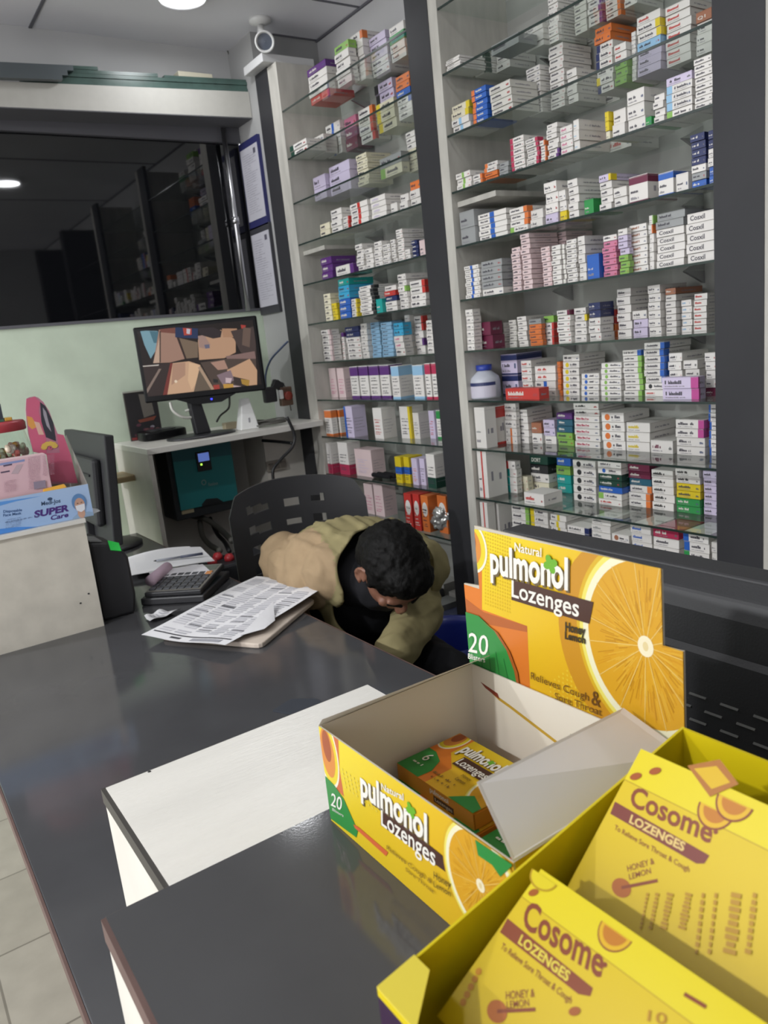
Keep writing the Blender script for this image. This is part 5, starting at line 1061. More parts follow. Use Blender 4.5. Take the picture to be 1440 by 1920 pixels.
# inverter
iy = 3.27; zi = lambda x, y: onY(x/5.76+310, y/5.76+820, iy)
t = thing('power_inverter', 'teal power inverter box with small lit display hung under the wall desk', 'inverter')
TL_, TR_, BR_, BL_ = zi(60, 80), zi(700, 10), zi(780, 640), zi(160, 770)
x0, x1 = (TL_.x+BL_.x)/2, (TR_.x+BR_.x)/2; z1_, z0_ = ZC-0.03, (BR_.z+BL_.z)/2-0.01
b = B(); b.box(x0-0.022, x1+0.004, iy+0.012, YB-0.013, z0_-0.045, z1_); b.build('case', mat('inverter_case', '#2c3134', 0.5), t, bevel=0.004)
TEAL = '#2f8f93'
b = B(); b.box(x0, x1, iy, iy+0.0118, z0_, z1_, hx(TEAL)); p = Panel(b, (x0, iy, z0_), (1, 0, 0), (0, 0, 1), (0, -1, 0), 0.0002); p.k = 3; w, h = x1-x0, z1_-z0_; p.clip = (0, 0, w, h)
zi2 = lambda x, y: (x/5.76+310, y/5.76+820)
p.ppoly([zi2(20, -40), zi2(800, -60), zi2(740, 185), zi2(80, 270)], hx('#2a6f78')); p.up(); p.ell(p.px(*zi2(415, 487)), 0.0115, 0.0125, hx('#8fb0b0'), 20); p.up(); p.ell(p.px(*zi2(415, 487)), 0.0075, 0.0085, hx(TEAL), 20); p.up()
p.tx('fusion', zi2(462, 525), zi2(565, 510), zi2(462, 490), hx('#9dbcbc'), bold=0.01); p.up(); p.ppoly([zi2(395, 720), zi2(440, 665), zi2(560, 655), zi2(620, 690), zi2(620, 780), zi2(395, 800)], hx('#24292c')); b.build('front_cover', PRINT, t)
q0, q1 = zi(318, 165), zi(500, 345); b = B(); b.box(q0.x, q1.x, iy-0.008, iy-0.0006, q1.z, q0.z, bev=0.002); cpn = b.build('control_panel', BLACKP, t)
q0, q1 = zi(340, 178), zi(470, 245); b = B(); b.box(q0.x, q1.x, iy-0.0092, iy-0.0081, q1.z, q0.z); b.build('display', mat('blue_lcd', '#6d86d8', 0.3, emit=0.55), cpn, label='lit blue display')
q0 = zi(382, 292); b = B(); b.box(q0.x-0.004, q0.x+0.004, iy-0.0095, iy-0.0081, q0.z-0.004, q0.z+0.004); b.build('green_light', mat('green_led', '#9bd84a', 0.3, emit=2.5), cpn)
q0, q1 = zi(178, 768), zi(318, 800); b = B(); b.box(q0.x, q1.x, iy+0.0075, iy+0.0115, q1.z-0.004, q0.z-0.001); b.build('rating_label', mat('pale_label', '#b9ad8c', 0.6), t)
rebase(t, ((x0+x1)/2, YB-0.06, z0_))
zi3 = lambda x, y, yy: onY(x/5.76+310, y/5.76+820, yy)
cable('battery_cable', 'thick grey battery cable bowing down from the inverter toward the chair', [zi3(290, 850, 3.36), zi3(450, 890, 3.30), zi3(600, 1000, 3.2), zi3(720, 1120, 2.98)], 0.013, GC_)
cable('battery_cable', 'dark grey battery cable hanging lower under the inverter', [zi3(370, 900, 3.36), zi3(400, 1060, 3.3), zi3(480, 1160, 3.2), zi3(590, 1225, 2.93)], 0.012, GC_)
cable('battery_cable', 'slim dark battery cable between the two thick ones below the inverter', [zi3(480, 870, 3.38), zi3(560, 1040, 3.3), zi3(640, 1130, 3.2), zi3(690, 1230, 2.92)], 0.010)
t = thing('backup_battery', 'dark backup battery with red terminal caps behind the ledger papers', 'battery')
q = zi3(600, 1250, 2.87); qz = q.z-0.03; b = B(); b.box(q.x-0.20, q.x+0.18, 2.78, 2.95, 0.001, qz, bev=0.01); b.build('case', mat('battery_case', '#2b2c30', 0.5), t)
for (u, v) in ((590, 1255), (660, 1300), (480, 1360)):
    e = zi3(u, v, 2.87); b = B(); b.lathe([(0.020, qz+0.0005), (0.020, qz+0.014), (0.013, qz+0.026), (0.003, qz+0.028)], (e.x, 2.84 if v > 1290 else 2.90, 0), 14); b.build('terminal_cap', mat('red_cap', '#b8343a', 0.4), t, label='red terminal cap')
rebase(t, (q.x, 2.87, 0))
# framed certificates on the wall return
for k, (P4, lab) in enumerate(((((457, 288), (487, 262), (505, 402), (472, 420)), 'upper framed certificate with blue lower edge on the wall beside the post'), (((476, 444), (510, 428), (526, 566), (494, 580)), 'lower framed certificate on the wall beside the post'))):
    xw = 1.699; Q = [onX(*q, xw) for q in P4]; ya, yb_ = (Q[0].y+Q[3].y)/2, max((Q[1].y+Q[2].y)/2, 3.232); za, zb2 = (Q[0].z+Q[1].z)/2, (Q[2].z+Q[3].z)/2
    t = thing('certificate_frame', lab, 'certificate', group='framed certificates by the post')
    b = B(); b.box(xw-0.014, xw, yb_-0.004, ya+0.008, zb2-0.035, za+0.03); b.build('frame', mat('frame_blue' if k == 0 else 'frame_dark', '#2d2f5e' if k == 0 else '#3b3b40', 0.4), t)
    b = B(); b.box(xw-0.0152, xw-0.0142, yb_+0.004, ya, zb2, za, hx('#bdbcc4')); p = Panel(b, (xw-0.0152, ya, zb2), (0, -1, 0), (0, 0, 1), (-1, 0, 0)); w, h = ya-yb_-0.004, za-zb2; p.clip = (0, 0, w, h); p.k = 1; rg = random.Random(k)
    for r in range(26): p.marks(w*0.12, h*(0.1+r*0.032), w*rg.uniform(0.5, 0.9), h*(0.112+r*0.032), hx('#8f8d98'), rg, 0.7)
    p.rect(w*0.75, h*0.88, w*0.88, h*0.95, hx('#5c5a66')); b.build('printed_sheet', PRINT, t)
    rebase(t, (xw, (ya+yb_)/2, zb2))
# security camera
t = thing('security_camera', 'white bullet security camera hanging from the ceiling above the shelving end', 'security camera')
cq = onY(496, 78, 3.06); mt = Vector((cq.x+0.012, 3.10, CEIL)); dirn = (Vector((0.25, 0.3, 1.5))-cq).normalized()
b = B(); b.lathe([(0.045, CEIL), (0.045, CEIL-0.012), (0.02, CEIL-0.022)], (mt.x, mt.y, 0), 24); b.build('mount_plate', WHITEP, t)
b = B(); b.tube([mt-Vector((0, 0, 0.02)), Vector((mt.x, mt.y, cq.z+0.05)), cq+Vector((0.01, 0.03, 0.02))], [0.014, 0.017, 0.02], 12); b.build('mount_arm', WHITEP, t)
rot = dirn.to_track_quat('Z', 'Y').to_matrix()
b = B(); b.lathe([(0.02, -0.13), (0.034, -0.12), (0.036, 0.0), (0.040, 0.005), (0.040, 0.03), (0.034, 0.032), (0.030, 0.018)], cq, 28, T=rot, cap=False); b.build('body', WHITEP, t)
b = B(); b.lathe([(0.030, 0.018), (0.012, 0.020), (0.001, 0.021)], cq, 24, T=rot, cap=False); b.build('lens', mat('camera_lens', '#5c626e', 0.12), t); rebase(t, mt)
cable('thin_wire', 'thin dark wires running down the wall beside the security camera', [onY(425, 92, 3.45), onY(438, 120, 3.452), onY(440, 142, 3.452)], 0.004, GC_)
cable('thin_wire', 'second thin wire sagging from the ceiling toward the shelving end', [onY(450, 98, 3.44), onY(458, 110, 3.44), onY(460, 140, 3.44)], 0.005, GC_)
# sheets of glass and strips stored on the lintel
yl_ = 3.31
def LZ(u): a = onY(0, 152, YL); c = onY(487, 173, YL); return a.z+(c.z-a.z)*(u/487)
specs = [(40, 482, 0.002, 0.013, 0.0), (45, 476, 0.016, 0.013, 0.004), (48, 483, 0.030, 0.013, 0.0), (52, 300, 0.044, 0.013, 0.004), (310, 478, 0.044, 0.009, 0.006), (48, 190, 0.058, 0.012, 0.004)]
gs = mat('stacked_glass', '#4c625c', 0.25, spec=0.4, noise=0.3, nscale=12)
for i, (u0, u1, dz, hh, dy) in enumerate(specs):
    a, c = onY(u0, 150, yl_), onY(u1, 165, yl_); za, zc_ = LZ(u0)+dz, LZ(u1)+dz
    b = B(); b.prism([Vector((a.x, yl_+dy, za)), Vector((c.x, yl_+dy, zc_)), Vector((c.x, yl_+dy, zc_+hh)), Vector((a.x, yl_+dy, za+hh))], (0, 0.10, 0))
    tag(b.build('glass_sheet', gs), ['lowest green glass sheet lying on the white lintel', 'second green glass sheet up on the white lintel', 'third green glass sheet up on the white lintel', 'upper shorter glass sheet on the lintel, at the end away from the post', 'upper longer glass sheet on the lintel, reaching the charcoal post', 'topmost short green glass sheet on the lintel'][i], 'glass sheet', 'glass sheets stored on the lintel')
for i, (u1, v, dy) in enumerate(((138, 128, -0.03), (128, 140, -0.035), (118, 147, -0.045))):
    a, c = onY(-60, v-2, yl_+dy), onY(u1, v+3, yl_+dy); b = B(); zb0 = LZ(-60)+0.0015+(2-i)*0.0195; zb1 = LZ(u1)+0.0015+(2-i)*0.0195
    b.prism([Vector((a.x, yl_+dy, zb0)), Vector((c.x, yl_+dy, zb1)), Vector((c.x, yl_+dy, zb1+0.0185)), Vector((a.x, yl_+dy, zb0+0.0185))], (0, 0.03, 0))
    tag(b.build('metal_strip', mat('dull_aluminium', '#6d7478', 0.35, metal=0.8)), ['topmost', 'middle', 'lowest'][i]+' grey metal strip stacked on the white lintel at the photo edge', 'metal strip', 'metal strips on the lintel')
a, c = onY(330, 132, 3.36), onY(394, 138, 3.36); b = B(); b.box(a.x, c.x, 3.34, 3.40, LZ(360)+0.0535, LZ(360)+0.080, bev=0.002); tag(b.build('cream_box', mat('cream_card', '#c9c3ae', 0.6)), 'small cream box lying on the glass sheets over the window', 'box')

# ================================================================== NEAR MONITOR (seen from behind) ON THE STAFF SIDE
t = thing('desk_monitor', 'black monitor with slotted back standing behind the lozenge displays', 'monitor')
my0, my1 = 0.14, 0.668; mzt, mzb = 1.166, 0.84
b = B(); b.prism([(0.600, my0, mzb), (0.640, my0, mzb), (0.640, my0, mzt), (0.604, my0, mzt)], (0, my1-my0, 0)); b.build('screen_frame', BLACKM, t, bevel=0.003)
b = B(); b.prism([(0.603, my0+0.004, mzb+0.02), (0.560, my0+0.004, mzb+0.05), (0.566, my0+0.004, 1.142), (0.574, my0+0.004, 1.158), (0.603, my0+0.004, 1.1655)], (0, my1-my0-0.008, 0)); b.build('back_shell', BLACKM, t, bevel=0.003)
b = B(); b.prism([(0.5655, my0+0.03, 0.90), (0.5575, my0+0.03, 0.905), (0.560, my0+0.03, 1.105), (0.5645, my0+0.03, 1.11)], (0, my1-my0-0.06, 0)); vp_ = b.build('vent_panel', BLACKM, t)
b = B()
for i in range(9):
    for j in range(14):
        z_ = 0.965+i*0.0125; y_ = 0.19+j*0.030+(i % 2)*0.015
        xx = 0.5583+(z_-0.905)*0.0125
        b.prism([(xx-0.0026, y_, z_), (xx+0.001, y_, z_+0.0028), (xx+0.001, y_, z_-0.0028)], (0, 0.0165, 0))
b.build('vent_grille', mat('vent_lip', '#4d4d4a', 0.4), vp_)
b = B(); b.box(0.60, 0.64, 0.40, 0.46, ZD+0.014, mzb+0.02, bev=0.005); b.build('stand_neck', BLACKP, t)
b = B(); b.lathe([(0.115, ZD+0.0004), (0.115, ZD+0.010), (0.10, ZD+0.015), (0.02, ZD+0.018)], (0.62, 0.43, 0), 32); b.build('stand_base', BLACKP, t); rebase(t, (0.62, 0.43, ZD))

q = onY(432, 792, 3.25); b = B(); b.box(q.x-0.03, q.x+0.03, 3.24, 3.28, ZC+0.0004, ZC+0.03, bev=0.003); tag(b.build('small_carton', mat('tan_card', '#b7ab90', 0.6)), 'tiny tan carton on the wall desk between monitor stand and white router', 'carton')
from mathutils import noise
# ================================================================== THE CHAIR
t = thing('slatted_chair', 'black plastic chair with slotted back, behind the bent person', 'chair')
CA, CB = onY(437, 1000, 2.22), onY(700, 1000, 2.10)
ux = Vector((CB.x-CA.x, CB.y-CA.y, 0)); cwid = ux.length; ux.normalize(); uy = Vector((-ux.y, ux.x, 0))       # uy points away from the viewer
def cpt(s, d, z): v = Vector((CA.x, CA.y, 0))+ux*s+uy*d; v.z = z; return v
def ctop(s): f = s/cwid; return 1.000-0.050*abs(2*f-1)**2.6*(1 if f < 0.5 else 0.8)-0.012*f-(0.05*max(0, 0.06-f)/0.06)-(0.05*max(0, f-0.94)/0.06)
# the back: a bowed shell with slots cut through, made as strips around the openings
b = B(); NX = 60; NZ = 72; z0c = 0.50
def zg(i, j): f = (min(max(i, 0), 59)+0.5)/60; return 0.50+(ctop(cwid*f)-0.50)*(j+0.5)/72
slots = [(r, c_) for r in range(5) for c_ in range(3)]
def hole(f, g):
    for r in range(6):
        zc = 0.912-r*0.066; lims = ((0.13, 0.30), (0.42, 0.53), (0.62, 0.72))
        if abs(g-zc) < 0.0125:
            for (a, c_) in lims:
                if a < f < c_: return True
    return False
def bp(i, j, off):
    f = i/NX; s = cwid*f; zt = ctop(s); rr = 0.06
    lo = z0c
    z = lo+(zt-lo)*j/NZ; bow = 0.055*(1-(2*f-1)**2); lean = 0.10*(z-0.5)
    return cpt(s, bow+lean+off, z)
for i in range(NX):
    for j in range(NZ):
        f, g = (i+0.5)/NX, zg(i, j)
        if hole(f, g): continue
        for off, fl in ((0.0, False), (0.012, True)):
            q = [bp(i, j, off), bp(i+1, j, off), bp(i+1, j+1, off), bp(i, j+1, off)]; b.face(q[::-1] if fl else q, sm=True)
        for (di, dj, e0, e1) in ((-1, 0, (0, 0), (0, 1)), (1, 0, (1, 1), (1, 0)), (0, -1, (1, 0), (0, 0)), (0, 1, (0, 1), (1, 1))):
            ii, jj = i+di, j+dj
            if ii < 0 or jj < 0 or ii >= NX or jj >= NZ or hole((ii+0.5)/NX, zg(ii, jj)):
                b.face([bp(i+e0[0], j+e0[1], 0), bp(i+e1[0], j+e1[1], 0), bp(i+e1[0], j+e1[1], 0.012), bp(i+e0[0], j+e0[1], 0.012)])
b.build('backrest', BLACKP, t)
b = B(); b.hexa([cpt(0.02, -0.46, 0.425), cpt(cwid-0.02, -0.46, 0.425), cpt(cwid-0.02, 0.03, 0.415), cpt(0.02, 0.03, 0.415), cpt(0.02, -0.46, 0.450), cpt(cwid-0.02, -0.46, 0.450), cpt(cwid-0.02, 0.03, 0.440), cpt(0.02, 0.03, 0.440)]); b.build('seat', BLACKP, t, bevel=0.008)
for s in (0.035, cwid-0.035):
    b = B(); b.tube([cpt(s, 0.012, 0.43), cpt(s, 0.035, 0.52)], 0.016, 10); b.build('back_post', BLACKP, t)
    for d in (-0.42, 0.01):
        b = B(); b.tube([cpt(s, d, 0.424), cpt(s+(0.02 if s > 0.2 else -0.02), d+(-0.03 if d < -0.1 else 0.04), 0.001)], [0.018, 0.014], 10); b.build('leg', BLACKP, t)
rebase(t, cpt(cwid/2, -0.2, 0))

# ================================================================== THE PERSON
def blob(name, parts, voxel, smooth, mat_, disp=None, parent=None, cut=None, solid=0.0, warp=None):
    """One continuous surface grown over tapered limbs and ellipsoids, melted together."""
    me_b = bmesh.new()
    for pt in parts:
        if pt[0] == 'c':
            _, p0, p1, r0, r1 = pt; p0, p1 = Vector(p0), Vector(p1); d = p1-p0; L_ = max(d.length, 1e-5); n = max(2, int(L_/(min(r0, r1)*0.45)))
            for k in range(n+1):
                f = k/n; bmesh.ops.create_icosphere(me_b, subdivisions=2, radius=r0+(r1-r0)*f, matrix=Matrix.Translation(p0+d*f))
        else:
            _, c, axes, rad = pt; M3 = Matrix([axes[0], axes[1], axes[2]]).transposed() @ Matrix.Diagonal(Vector(rad)); M4 = M3.to_4x4(); M4.translation = Vector(c)
            bmesh.ops.create_icosphere(me_b, subdivisions=3, radius=1.0, matrix=M4)
    me = bpy.data.meshes.new(name); me_b.to_mesh(me); me_b.free(); o = bpy.data.objects.new(name, me); COL.objects.link(o)
    md = o.modifiers.new('r', 'REMESH'); md.mode = 'VOXEL'; md.voxel_size = voxel; md.use_smooth_shade = True
    md = o.modifiers.new('s', 'SMOOTH'); md.iterations = smooth; md.factor = 0.5
    if disp:
        for (kind, scale, strength) in disp:
            tx_ = bpy.data.textures.new(name, kind); tx_.noise_scale = scale
            md = o.modifiers.new('d', 'DISPLACE'); md.texture = tx_; md.strength = strength; md.mid_level = 0.5; md.texture_coords = 'GLOBAL'
    dg = bpy.context.evaluated_depsgraph_get(); dg.update(); me2 = bpy.data.meshes.new_from_object(o.evaluated_get(dg)); bpy.data.objects.remove(o)
    if warp:
        for v, co in [(v, v.co+v.normal*warp(v.co, v.normal)) for v in me2.vertices]: v.co = co
    if cut:
        bb = bmesh.new(); bb.from_mesh(me2); kill = [f for f in bb.faces if cut(f.calc_center_median(), f.normal)]; bmesh.ops.delete(bb, geom=kill, context='FACES')
        for it in range(14):
            mv = []
            for v in bb.verts:
                e = [x for x in v.link_edges if x.is_boundary]
                if len(e) == 2: mv.append((v, v.co*0.4+(e[0].other_vert(v).co+e[1].other_vert(v).co)*0.3))
            for v, co in mv: v.co = co
        bb.to_mesh(me2); bb.free()
    me2.materials.clear(); me2.materials.append(mat_); o = bpy.data.objects.new(name, me2); COL.objects.link(o)
    for p in me2.polygons: p.use_smooth = True
    if solid: md = o.modifiers.new('solid', 'SOLIDIFY'); md.thickness = solid; md.offset = 1
    if parent: o.parent = parent
    return o
V = Vector
pelvis = V((1.09, 2.00, 0.555)); lumbar = V((1.09, 1.97, 0.665)); mid = V((1.085, 1.89, 0.752)); chest = V((1.075, 1.775, 0.785)); upper = V((1.06, 1.69, 0.785)); neck = V((1.035, 1.61, 0.795))
hd = onY(737, 1066, 1.52)
ls = V((1.205, 1.70, 0.765)); rs = V((0.955, 1.92, 0.795))           # his left / his right shoulder
sh = V((0.975, -0.20, -0.10)).normalized()
lel = onY(786, 1148, 1.60); lwr = onX(735, 1232, 0.95)
rel = V((0.955, 1.90, 0.585)); rwr = V((0.97, 1.68, 0.54))
lhip, rhip = V((1.185, 1.97, 0.53)), V((0.995, 1.98, 0.53)); lkn, rkn = V((1.125, 1.50, 0.535)), V((0.955, 1.52, 0.535)); lan, ran = V((1.13, 1.50, 0.085)), V((0.96, 1.53, 0.085))
# the head's own axes: crown towards the viewer, face turned down
vd = (V((0, 0, H))-hd).normalized(); uw = (V((0, 0, 1))-vd*vd.z).normalized(); rt_ = uw.cross(vd).normalized()      # rt_: towards the photo's right
al, be = math.radians(12), math.radians(24)
rear = ((-rt_*math.cos(al)-uw*math.sin(al))*math.cos(be)+vd*math.sin(be)).normalized()      # the ear seen at the photo's left
fwd = (-uw*math.cos(al)+rt_*math.sin(al)+vd*0.10); fwd = (fwd-rear*fwd.dot(rear)).normalized()     # the face is turned down
crown = rear.cross(fwd); crown = crown if crown.dot(vd) > 0 else -crown
AX = (rear, fwd, crown)
def hp(a, f, c): return hd+rear*a+fwd*f+crown*c
def finger(b0, d, up, L_, r):
    p0 = b0; out = []
    for k, bend in enumerate((0.25, 0.55, 0.85)):
        dd = (d*math.cos(bend)+up*math.sin(bend)).normalized(); p1 = p0+dd*L_*(0.45, 0.32, 0.23)[k]; out.append(('c', p0, p1, r*(1-0.1*k), r*(0.9-0.1*k))); p0 = p1
    return out
def hand(w, d, across, up):
    d, across, up = d.normalized(), across.normalized(), up.normalized(); ps = [('e', w+d*0.045, (d, across, up), (0.052, 0.040, 0.016))]
    for k, (o_, L_) in enumerate(((-0.030, 0.066), (-0.010, 0.076), (0.010, 0.072), (0.029, 0.058))): ps += finger(w+d*0.085+across*o_, d, up, L_, 0.0085)
    ps += finger(w+d*0.025-across*0.036, (d*0.6-across*0.8).normalized(), up, 0.055, 0.010); return ps
ld = (lwr-lel).normalized(); rd = (rwr-rel).normalized()
body = [('e', pelvis, (sh, V((0, 1, 0)), V((0, 0, 1))), (0.165, 0.115, 0.10)), ('e', lumbar, (sh, V((0, 1, 0)), V((0, 0, 1))), (0.145, 0.105, 0.11)), ('e', mid, (sh, V((0, 1, 0)), V((0, 0, 1))), (0.155, 0.12, 0.095)),
        ('e', chest, (sh, V((0, 1, 0)), V((0, 0, 1))), (0.165, 0.12, 0.095)), ('e', upper, (sh, V((0, 1, 0)), V((0, 0, 1))), (0.150, 0.09, 0.075)), ('c', upper, neck, 0.068, 0.060), ('c', neck, hp(0, -0.035, -0.05), 0.058, 0.058),
        ('c', chest+sh*0.12, ls, 0.07, 0.060), ('c', chest-sh*0.12, rs, 0.07, 0.060), ('c', ls, lel, 0.052, 0.042), ('c', lel, lwr, 0.041, 0.028), ('c', rs, rel, 0.052, 0.042), ('c', rel, rwr, 0.041, 0.028),
        ('c', lhip, lkn, 0.082, 0.060), ('c', lkn, lan, 0.056, 0.038), ('c', rhip, rkn, 0.082, 0.060), ('c', rkn, ran, 0.056, 0.038), ('c', lan-V((0, 0, 0.04)), lan+V((0, -0.15, -0.05)), 0.038, 0.030), ('c', ran-V((0, 0, 0.04)), ran+V((0, -0.15, -0.05)), 0.038, 0.030)]
body += hand(lwr, ld, sh, V((0, 0, -1))) + hand(rwr, rd, sh, V((0, 0, -1)))
# head: skull, jaw, brow, nose, lips, ears
body += [('e', hp(0, -0.008, 0.018), AX, (0.074, 0.093, 0.088)), ('e', hp(0, 0.022, -0.040), AX, (0.060, 0.068, 0.072)), ('e', hp(0, 0.050, -0.082), AX, (0.036, 0.034, 0.030)), ('e', hp(0, 0.076, 0.006), AX, (0.052, 0.016, 0.014)),
         ('e', hp(0, 0.092, -0.028), AX, (0.012, 0.020, 0.026)), ('e', hp(0, 0.098, -0.042), AX, (0.017, 0.015, 0.012)), ('e', hp(0, 0.082, -0.066), AX, (0.024, 0.010, 0.008)), ('e', hp(0.036, 0.066, -0.030), AX, (0.020, 0.016, 0.016)), ('e', hp(-0.036, 0.066, -0.030), AX, (0.020, 0.016, 0.016))]
for s_ in (1, -1):
    n_ = 14
    for k in range(n_):      # the ear's rim and lobe
        a = -2.2+k*4.3/(n_-1); body.append(('e', hp(s_*(0.080+0.004*math.cos(a)), -0.012-0.015*math.cos(a)+0.0, -0.014+0.030*math.sin(a)), AX, (0.0055, 0.0055, 0.0055)))
    body += [('e', hp(s_*0.076, -0.008, -0.014), AX, (0.005, 0.014, 0.026)), ('e', hp(s_*0.078, -0.002, -0.042), AX, (0.006, 0.008, 0.010)), ('e', hp(s_*0.078, 0.004, -0.014), AX, (0.006, 0.005, 0.008))]
person = blob('person', body, 0.0048, 3, SKIN)
tag(person, 'person in khaki jacket with short black hair, sitting bent forward beside the counter', 'person')
# eyes, brows (set into the face)
for s_ in (1, -1):
    b = B(); b.lathe([(0.001, -0.011), (0.008, -0.008), (0.011, 0), (0.008, 0.008), (0.001, 0.011)], hp(s_*0.031, 0.072, -0.016), 14); b.build('eye', mat('lowered_eyelid', '#5a3a2e', 0.5), person)
    blob('eyebrow', [('c', hp(s_*0.016, 0.094, 0.004), hp(s_*0.050, 0.080, 0.006), 0.0045, 0.003)], 0.002, 1, HAIR, parent=person)
hair = blob('hair', [('e', hp(0, -0.018, 0.030), AX, (0.083, 0.100, 0.090)), ('e', hp(0, -0.050, -0.010), AX, (0.073, 0.070, 0.078)), ('e', hp(0, 0.035, 0.070), AX, (0.066, 0.056, 0.046)), ('e', hp(0, -0.075, -0.045), AX, (0.055, 0.036, 0.045)),
            ('e', hp(0.074, 0.020, 0.016), AX, (0.008, 0.010, 0.026)), ('e', hp(-0.074, 0.020, 0.016), AX, (0.008, 0.010, 0.026))], 0.004, 3, HAIR, disp=[('CLOUDS', 0.018, 0.010), ('CLOUDS', 0.005, 0.004)], parent=person)
# black shirt, black trousers
E3 = (sh, V((0, 1, 0)), V((0, 0, 1)))
shirt = blob('shirt', [('e', lumbar, E3, (0.155, 0.115, 0.12)), ('e', mid, E3, (0.165, 0.13, 0.105)), ('e', chest, E3, (0.175, 0.13, 0.105)), ('e', upper, E3, (0.160, 0.10, 0.085)), ('e', mid+V((0, -0.05, -0.09)), E3, (0.165, 0.14, 0.12)), ('e', pelvis+V((0, -0.10, 0.05)), E3, (0.17, 0.13, 0.12)), ('c', upper, neck, 0.092, 0.086), ('c', neck, neck+(hp(0, -0.035, -0.05)-neck)*0.45, 0.074, 0.068), ('c', chest+sh*0.12, ls, 0.078, 0.066), ('c', chest-sh*0.12, rs, 0.078, 0.066)], 0.008, 5, CLOTHB, disp=[('CLOUDS', 0.06, 0.012)], parent=person)
trousers = blob('trousers', [('e', pelvis, E3, (0.178, 0.125, 0.11)), ('c', lhip, lkn, 0.094, 0.074), ('c', lkn, lan+V((0, 0, 0.03)), 0.070, 0.058), ('c', rhip, rkn, 0.094, 0.074), ('c', rkn, ran+V((0, 0, 0.03)), 0.070, 0.058)], 0.009, 5, CLOTHB, disp=[('CLOUDS', 0.07, 0.016)], parent=person)
for f in (lan, ran): blob('shoe', [('c', f+V((0, 0.02, -0.045)), f+V((0, -0.16, -0.050)), 0.046, 0.036)], 0.006, 3, BLACKP, parent=person)
# khaki jacket: back, sides and sleeves, open at the chest and around the neck
up_n = V((0, -0.35, 0.94))
jk = [('e', pelvis+V((0, 0.01, 0.03)), E3, (0.185, 0.135, 0.11)), ('e', lumbar, E3, (0.185, 0.130, 0.135)), ('e', mid+V((0, 0, 0.012)), E3, (0.200, 0.145, 0.128)), ('e', chest+V((0, 0, 0.018)), E3, (0.212, 0.145, 0.125)), ('e', upper+V((0, -0.01, 0.022)), E3, (0.195, 0.115, 0.105)),
      ('c', upper+V((0, 0, 0.02)), upper+(neck-upper)*0.3+V((0, 0, 0.02)), 0.110, 0.108), ('c', chest+sh*0.12, ls, 0.095, 0.082), ('c', chest-sh*0.12, rs, 0.095, 0.085), ('c', rs+V((0.03, -0.12, -0.03)), V((0.985, 1.68, 0.60)), 0.060, 0.050)]
nk = neck+V((0, -0.05, 0.0)); nd = (V((0, -0.82, -0.45))).normalized()
nko = onY(724, 1072, 1.62)
def open_front(c, n):
    if (c-hd).length < 0.150: return True
    r = c-nko; ax_ = V((0.10, 0.55, -0.83)).normalized()       # the opening runs from the neck down the chest
    t_ = max(0.0, r.dot(ax_)); q = r-ax_*t_
    return q.length < 0.128+0.02*t_ and not (c.y > 1.84)
def folds(c, n):
    f1 = 1-2*abs(noise.noise(V((c.x*15+c.z*3+2, c.y*5, c.z*5)))); f3 = 1-2*abs(noise.noise(V((c.x*26+c.z*8, c.y*8+5, c.z*9))))
    return 0.020*max(0.0, f1-0.62)+0.012*max(0.0, f3-0.6)+0.004*noise.noise(c*7)
def sleeve_folds(c, n):
    f1 = 1-2*abs(noise.noise(V((c.x*8, c.y*8, c.z*26+c.y*8)))); return 0.009*max(0.0, f1-0.3)+0.006*noise.noise(c*11)
jacket = blob('jacket', jk, 0.0075, 4, CLOTHK, warp=folds, parent=person, cut=open_front, solid=0.005)
jacket.data.materials.append(CLOTHT)
for pf_ in jacket.data.polygons:
    if (pf_.center-chest).dot(sh) < -0.135: pf_.material_index = 1
for nm, a, e, w in (('sleeve', ls, lel, lwr), ('sleeve', rs, rel, rwr)):
    kk = [('c', a, e, 0.084 if a is rs else 0.074, 0.060), ('c', e, e+(w-e)*0.92, 0.066, 0.050)]
    if a is rs: kk.append(('e', rs+V((0, 0.04, 0.0)), E3, (0.086, 0.105, 0.092)))
    blob(nm, kk, 0.0065, 4, CLOTHT if a is rs else CLOTHK, warp=sleeve_folds, parent=jacket)
# blue plastic stool edge beside the shelves
t = thing('plastic_bin', 'dark blue plastic bin on the floor between the person and the shelves', 'bin')
q = onX(830, 1215, 1.40)
b = B(); b.lathe([(0.13, 0.0), (0.165, 0.40), (0.172, 0.412), (0.172, 0.43), (0.160, 0.43), (0.150, 0.40), (0.12, 0.012)], (1.46, q.y+0.05, 0.001), 36, cap=False); b.build('body', mat('blue_plastic', '#27348a', 0.3), t)
b = B(); b.lathe([(0.001, 0.008), (0.119, 0.011)], (1.46, q.y+0.05, 0.001), 30, cap=False); b.build('base', MATS['blue_plastic'], t); rebase(t, (1.46, q.y+0.05, 0))

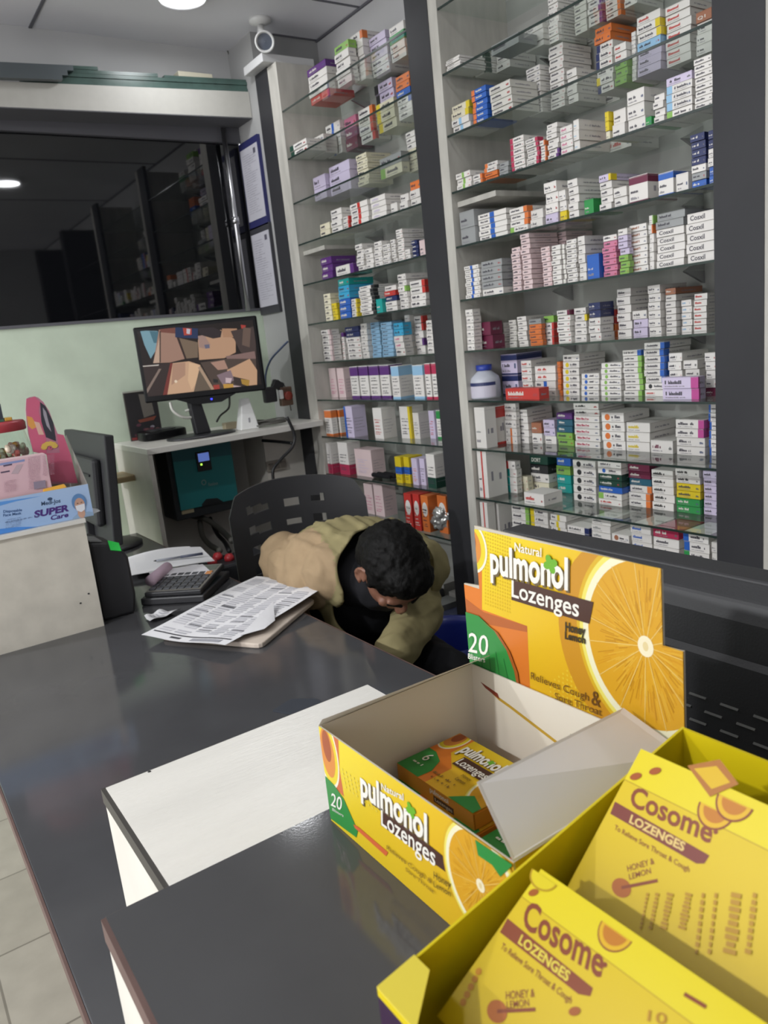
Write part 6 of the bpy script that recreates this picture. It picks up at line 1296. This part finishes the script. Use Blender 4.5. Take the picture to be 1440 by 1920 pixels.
# ================================================================== LOWEST SHELVES OF THE LEFT BAY
t = thing('foil_pouch', 'crumpled silver and clear pouch on the eleventh shelf beside the red cartons', 'pouch')
q = onX(822, 985, 1.735)
o = blob('pouch_body', [('e', V((1.775, q.y, 0.70)), E3, (0.055, 0.05, 0.036)), ('e', V((1.77, q.y-0.01, 0.735)), E3, (0.045, 0.045, 0.03))], 0.006, 1, mat('foil', '#b9b9b6', 0.22, metal=0.6), disp=[('CLOUDS', 0.02, 0.035), ('CLOUDS', 0.008, 0.01)], parent=t); rebase(t, (1.775, q.y, 0.66))
q = onZ(712, 897, 0.842)
o = blob('spectacle_pouch', [('c', V((q.x+0.01, q.y+0.06, 0.851)), V((q.x+0.01, q.y-0.06, 0.851)), 0.011, 0.009), ('c', V((q.x+0.05, q.y+0.03, 0.850)), V((q.x+0.05, q.y-0.07, 0.850)), 0.011, 0.009), ('c', V((q.x+0.03, q.y+0.05, 0.851)), V((q.x+0.03, q.y-0.07, 0.851)), 0.011, 0.010)], 0.004, 3, CLOTHB)
tag(o, 'flat black pouch lying at the front edge of the tenth shelf, left bay', 'pouch')
rg = random.Random(17); kk = 0
looks = [('#3a3f55', 'dark blue'), ('#70716f', 'grey'), ('#5b5d60', 'dark grey'), ('#8b8984', 'pale grey'), ('#3b3c3e', 'black'), ('#9c9a95', 'light grey')]
for i, (x0, x1, yt, yb, ci, xx) in enumerate(((806, 846, 1082, 1108, 0, 1.74), (818, 846, 1050, 1080, 2, 1.77), (815, 838, 1090, 1122, 1, 1.73), (802, 826, 1120, 1150, 3, 1.735), (822, 846, 1024, 1048, 4, 1.78), (824, 842, 1110, 1150, 5, 1.80), (800, 822, 1150, 1164, 1, 1.72))):
    a, c_ = onX(x0, yb, xx), onX(x1, yb, xx); top = onX((x0+x1)/2, yt, xx).z
    b = B(); zb1 = 0.3205; c1, nm = looks[ci]
    b.box(0, 0.09, -abs(a.y-c_.y)/2, abs(a.y-c_.y)/2, 0, max(0.02, 0.03+0.012*i), hx(c1)); rr = random.Random(i); p = Panel(b, (0, abs(a.y-c_.y)/2, 0), (0, -1, 0), (0, 0, 1), (-1, 0, 0)); p.k = 2; p.marks(0.008, 0.012, abs(a.y-c_.y)*0.8, 0.018, hx('#b9b6b0'), rr)
    o = b.build('stored_carton', PRINT); lay_z = [0.3205, 0.3205+0.031, 0.3205, 0.3205, 0.3205, 0.3205, 0.3205][i]
    o.location = (1.715+0.10*(i % 2)+0.0, 2.20+0.105*(i//2)+0.0, 0.3205+(0.0 if i < 7 else 0))
    tag(o, nm+' carton lying on the lowest shelf behind the person, '+['nearest the charcoal post', 'behind the post-side one', 'second from the post', 'behind the second one', 'third from the post', 'behind the third one', 'fourth from the post'][i], 'carton', 'cartons on the lowest shelf')
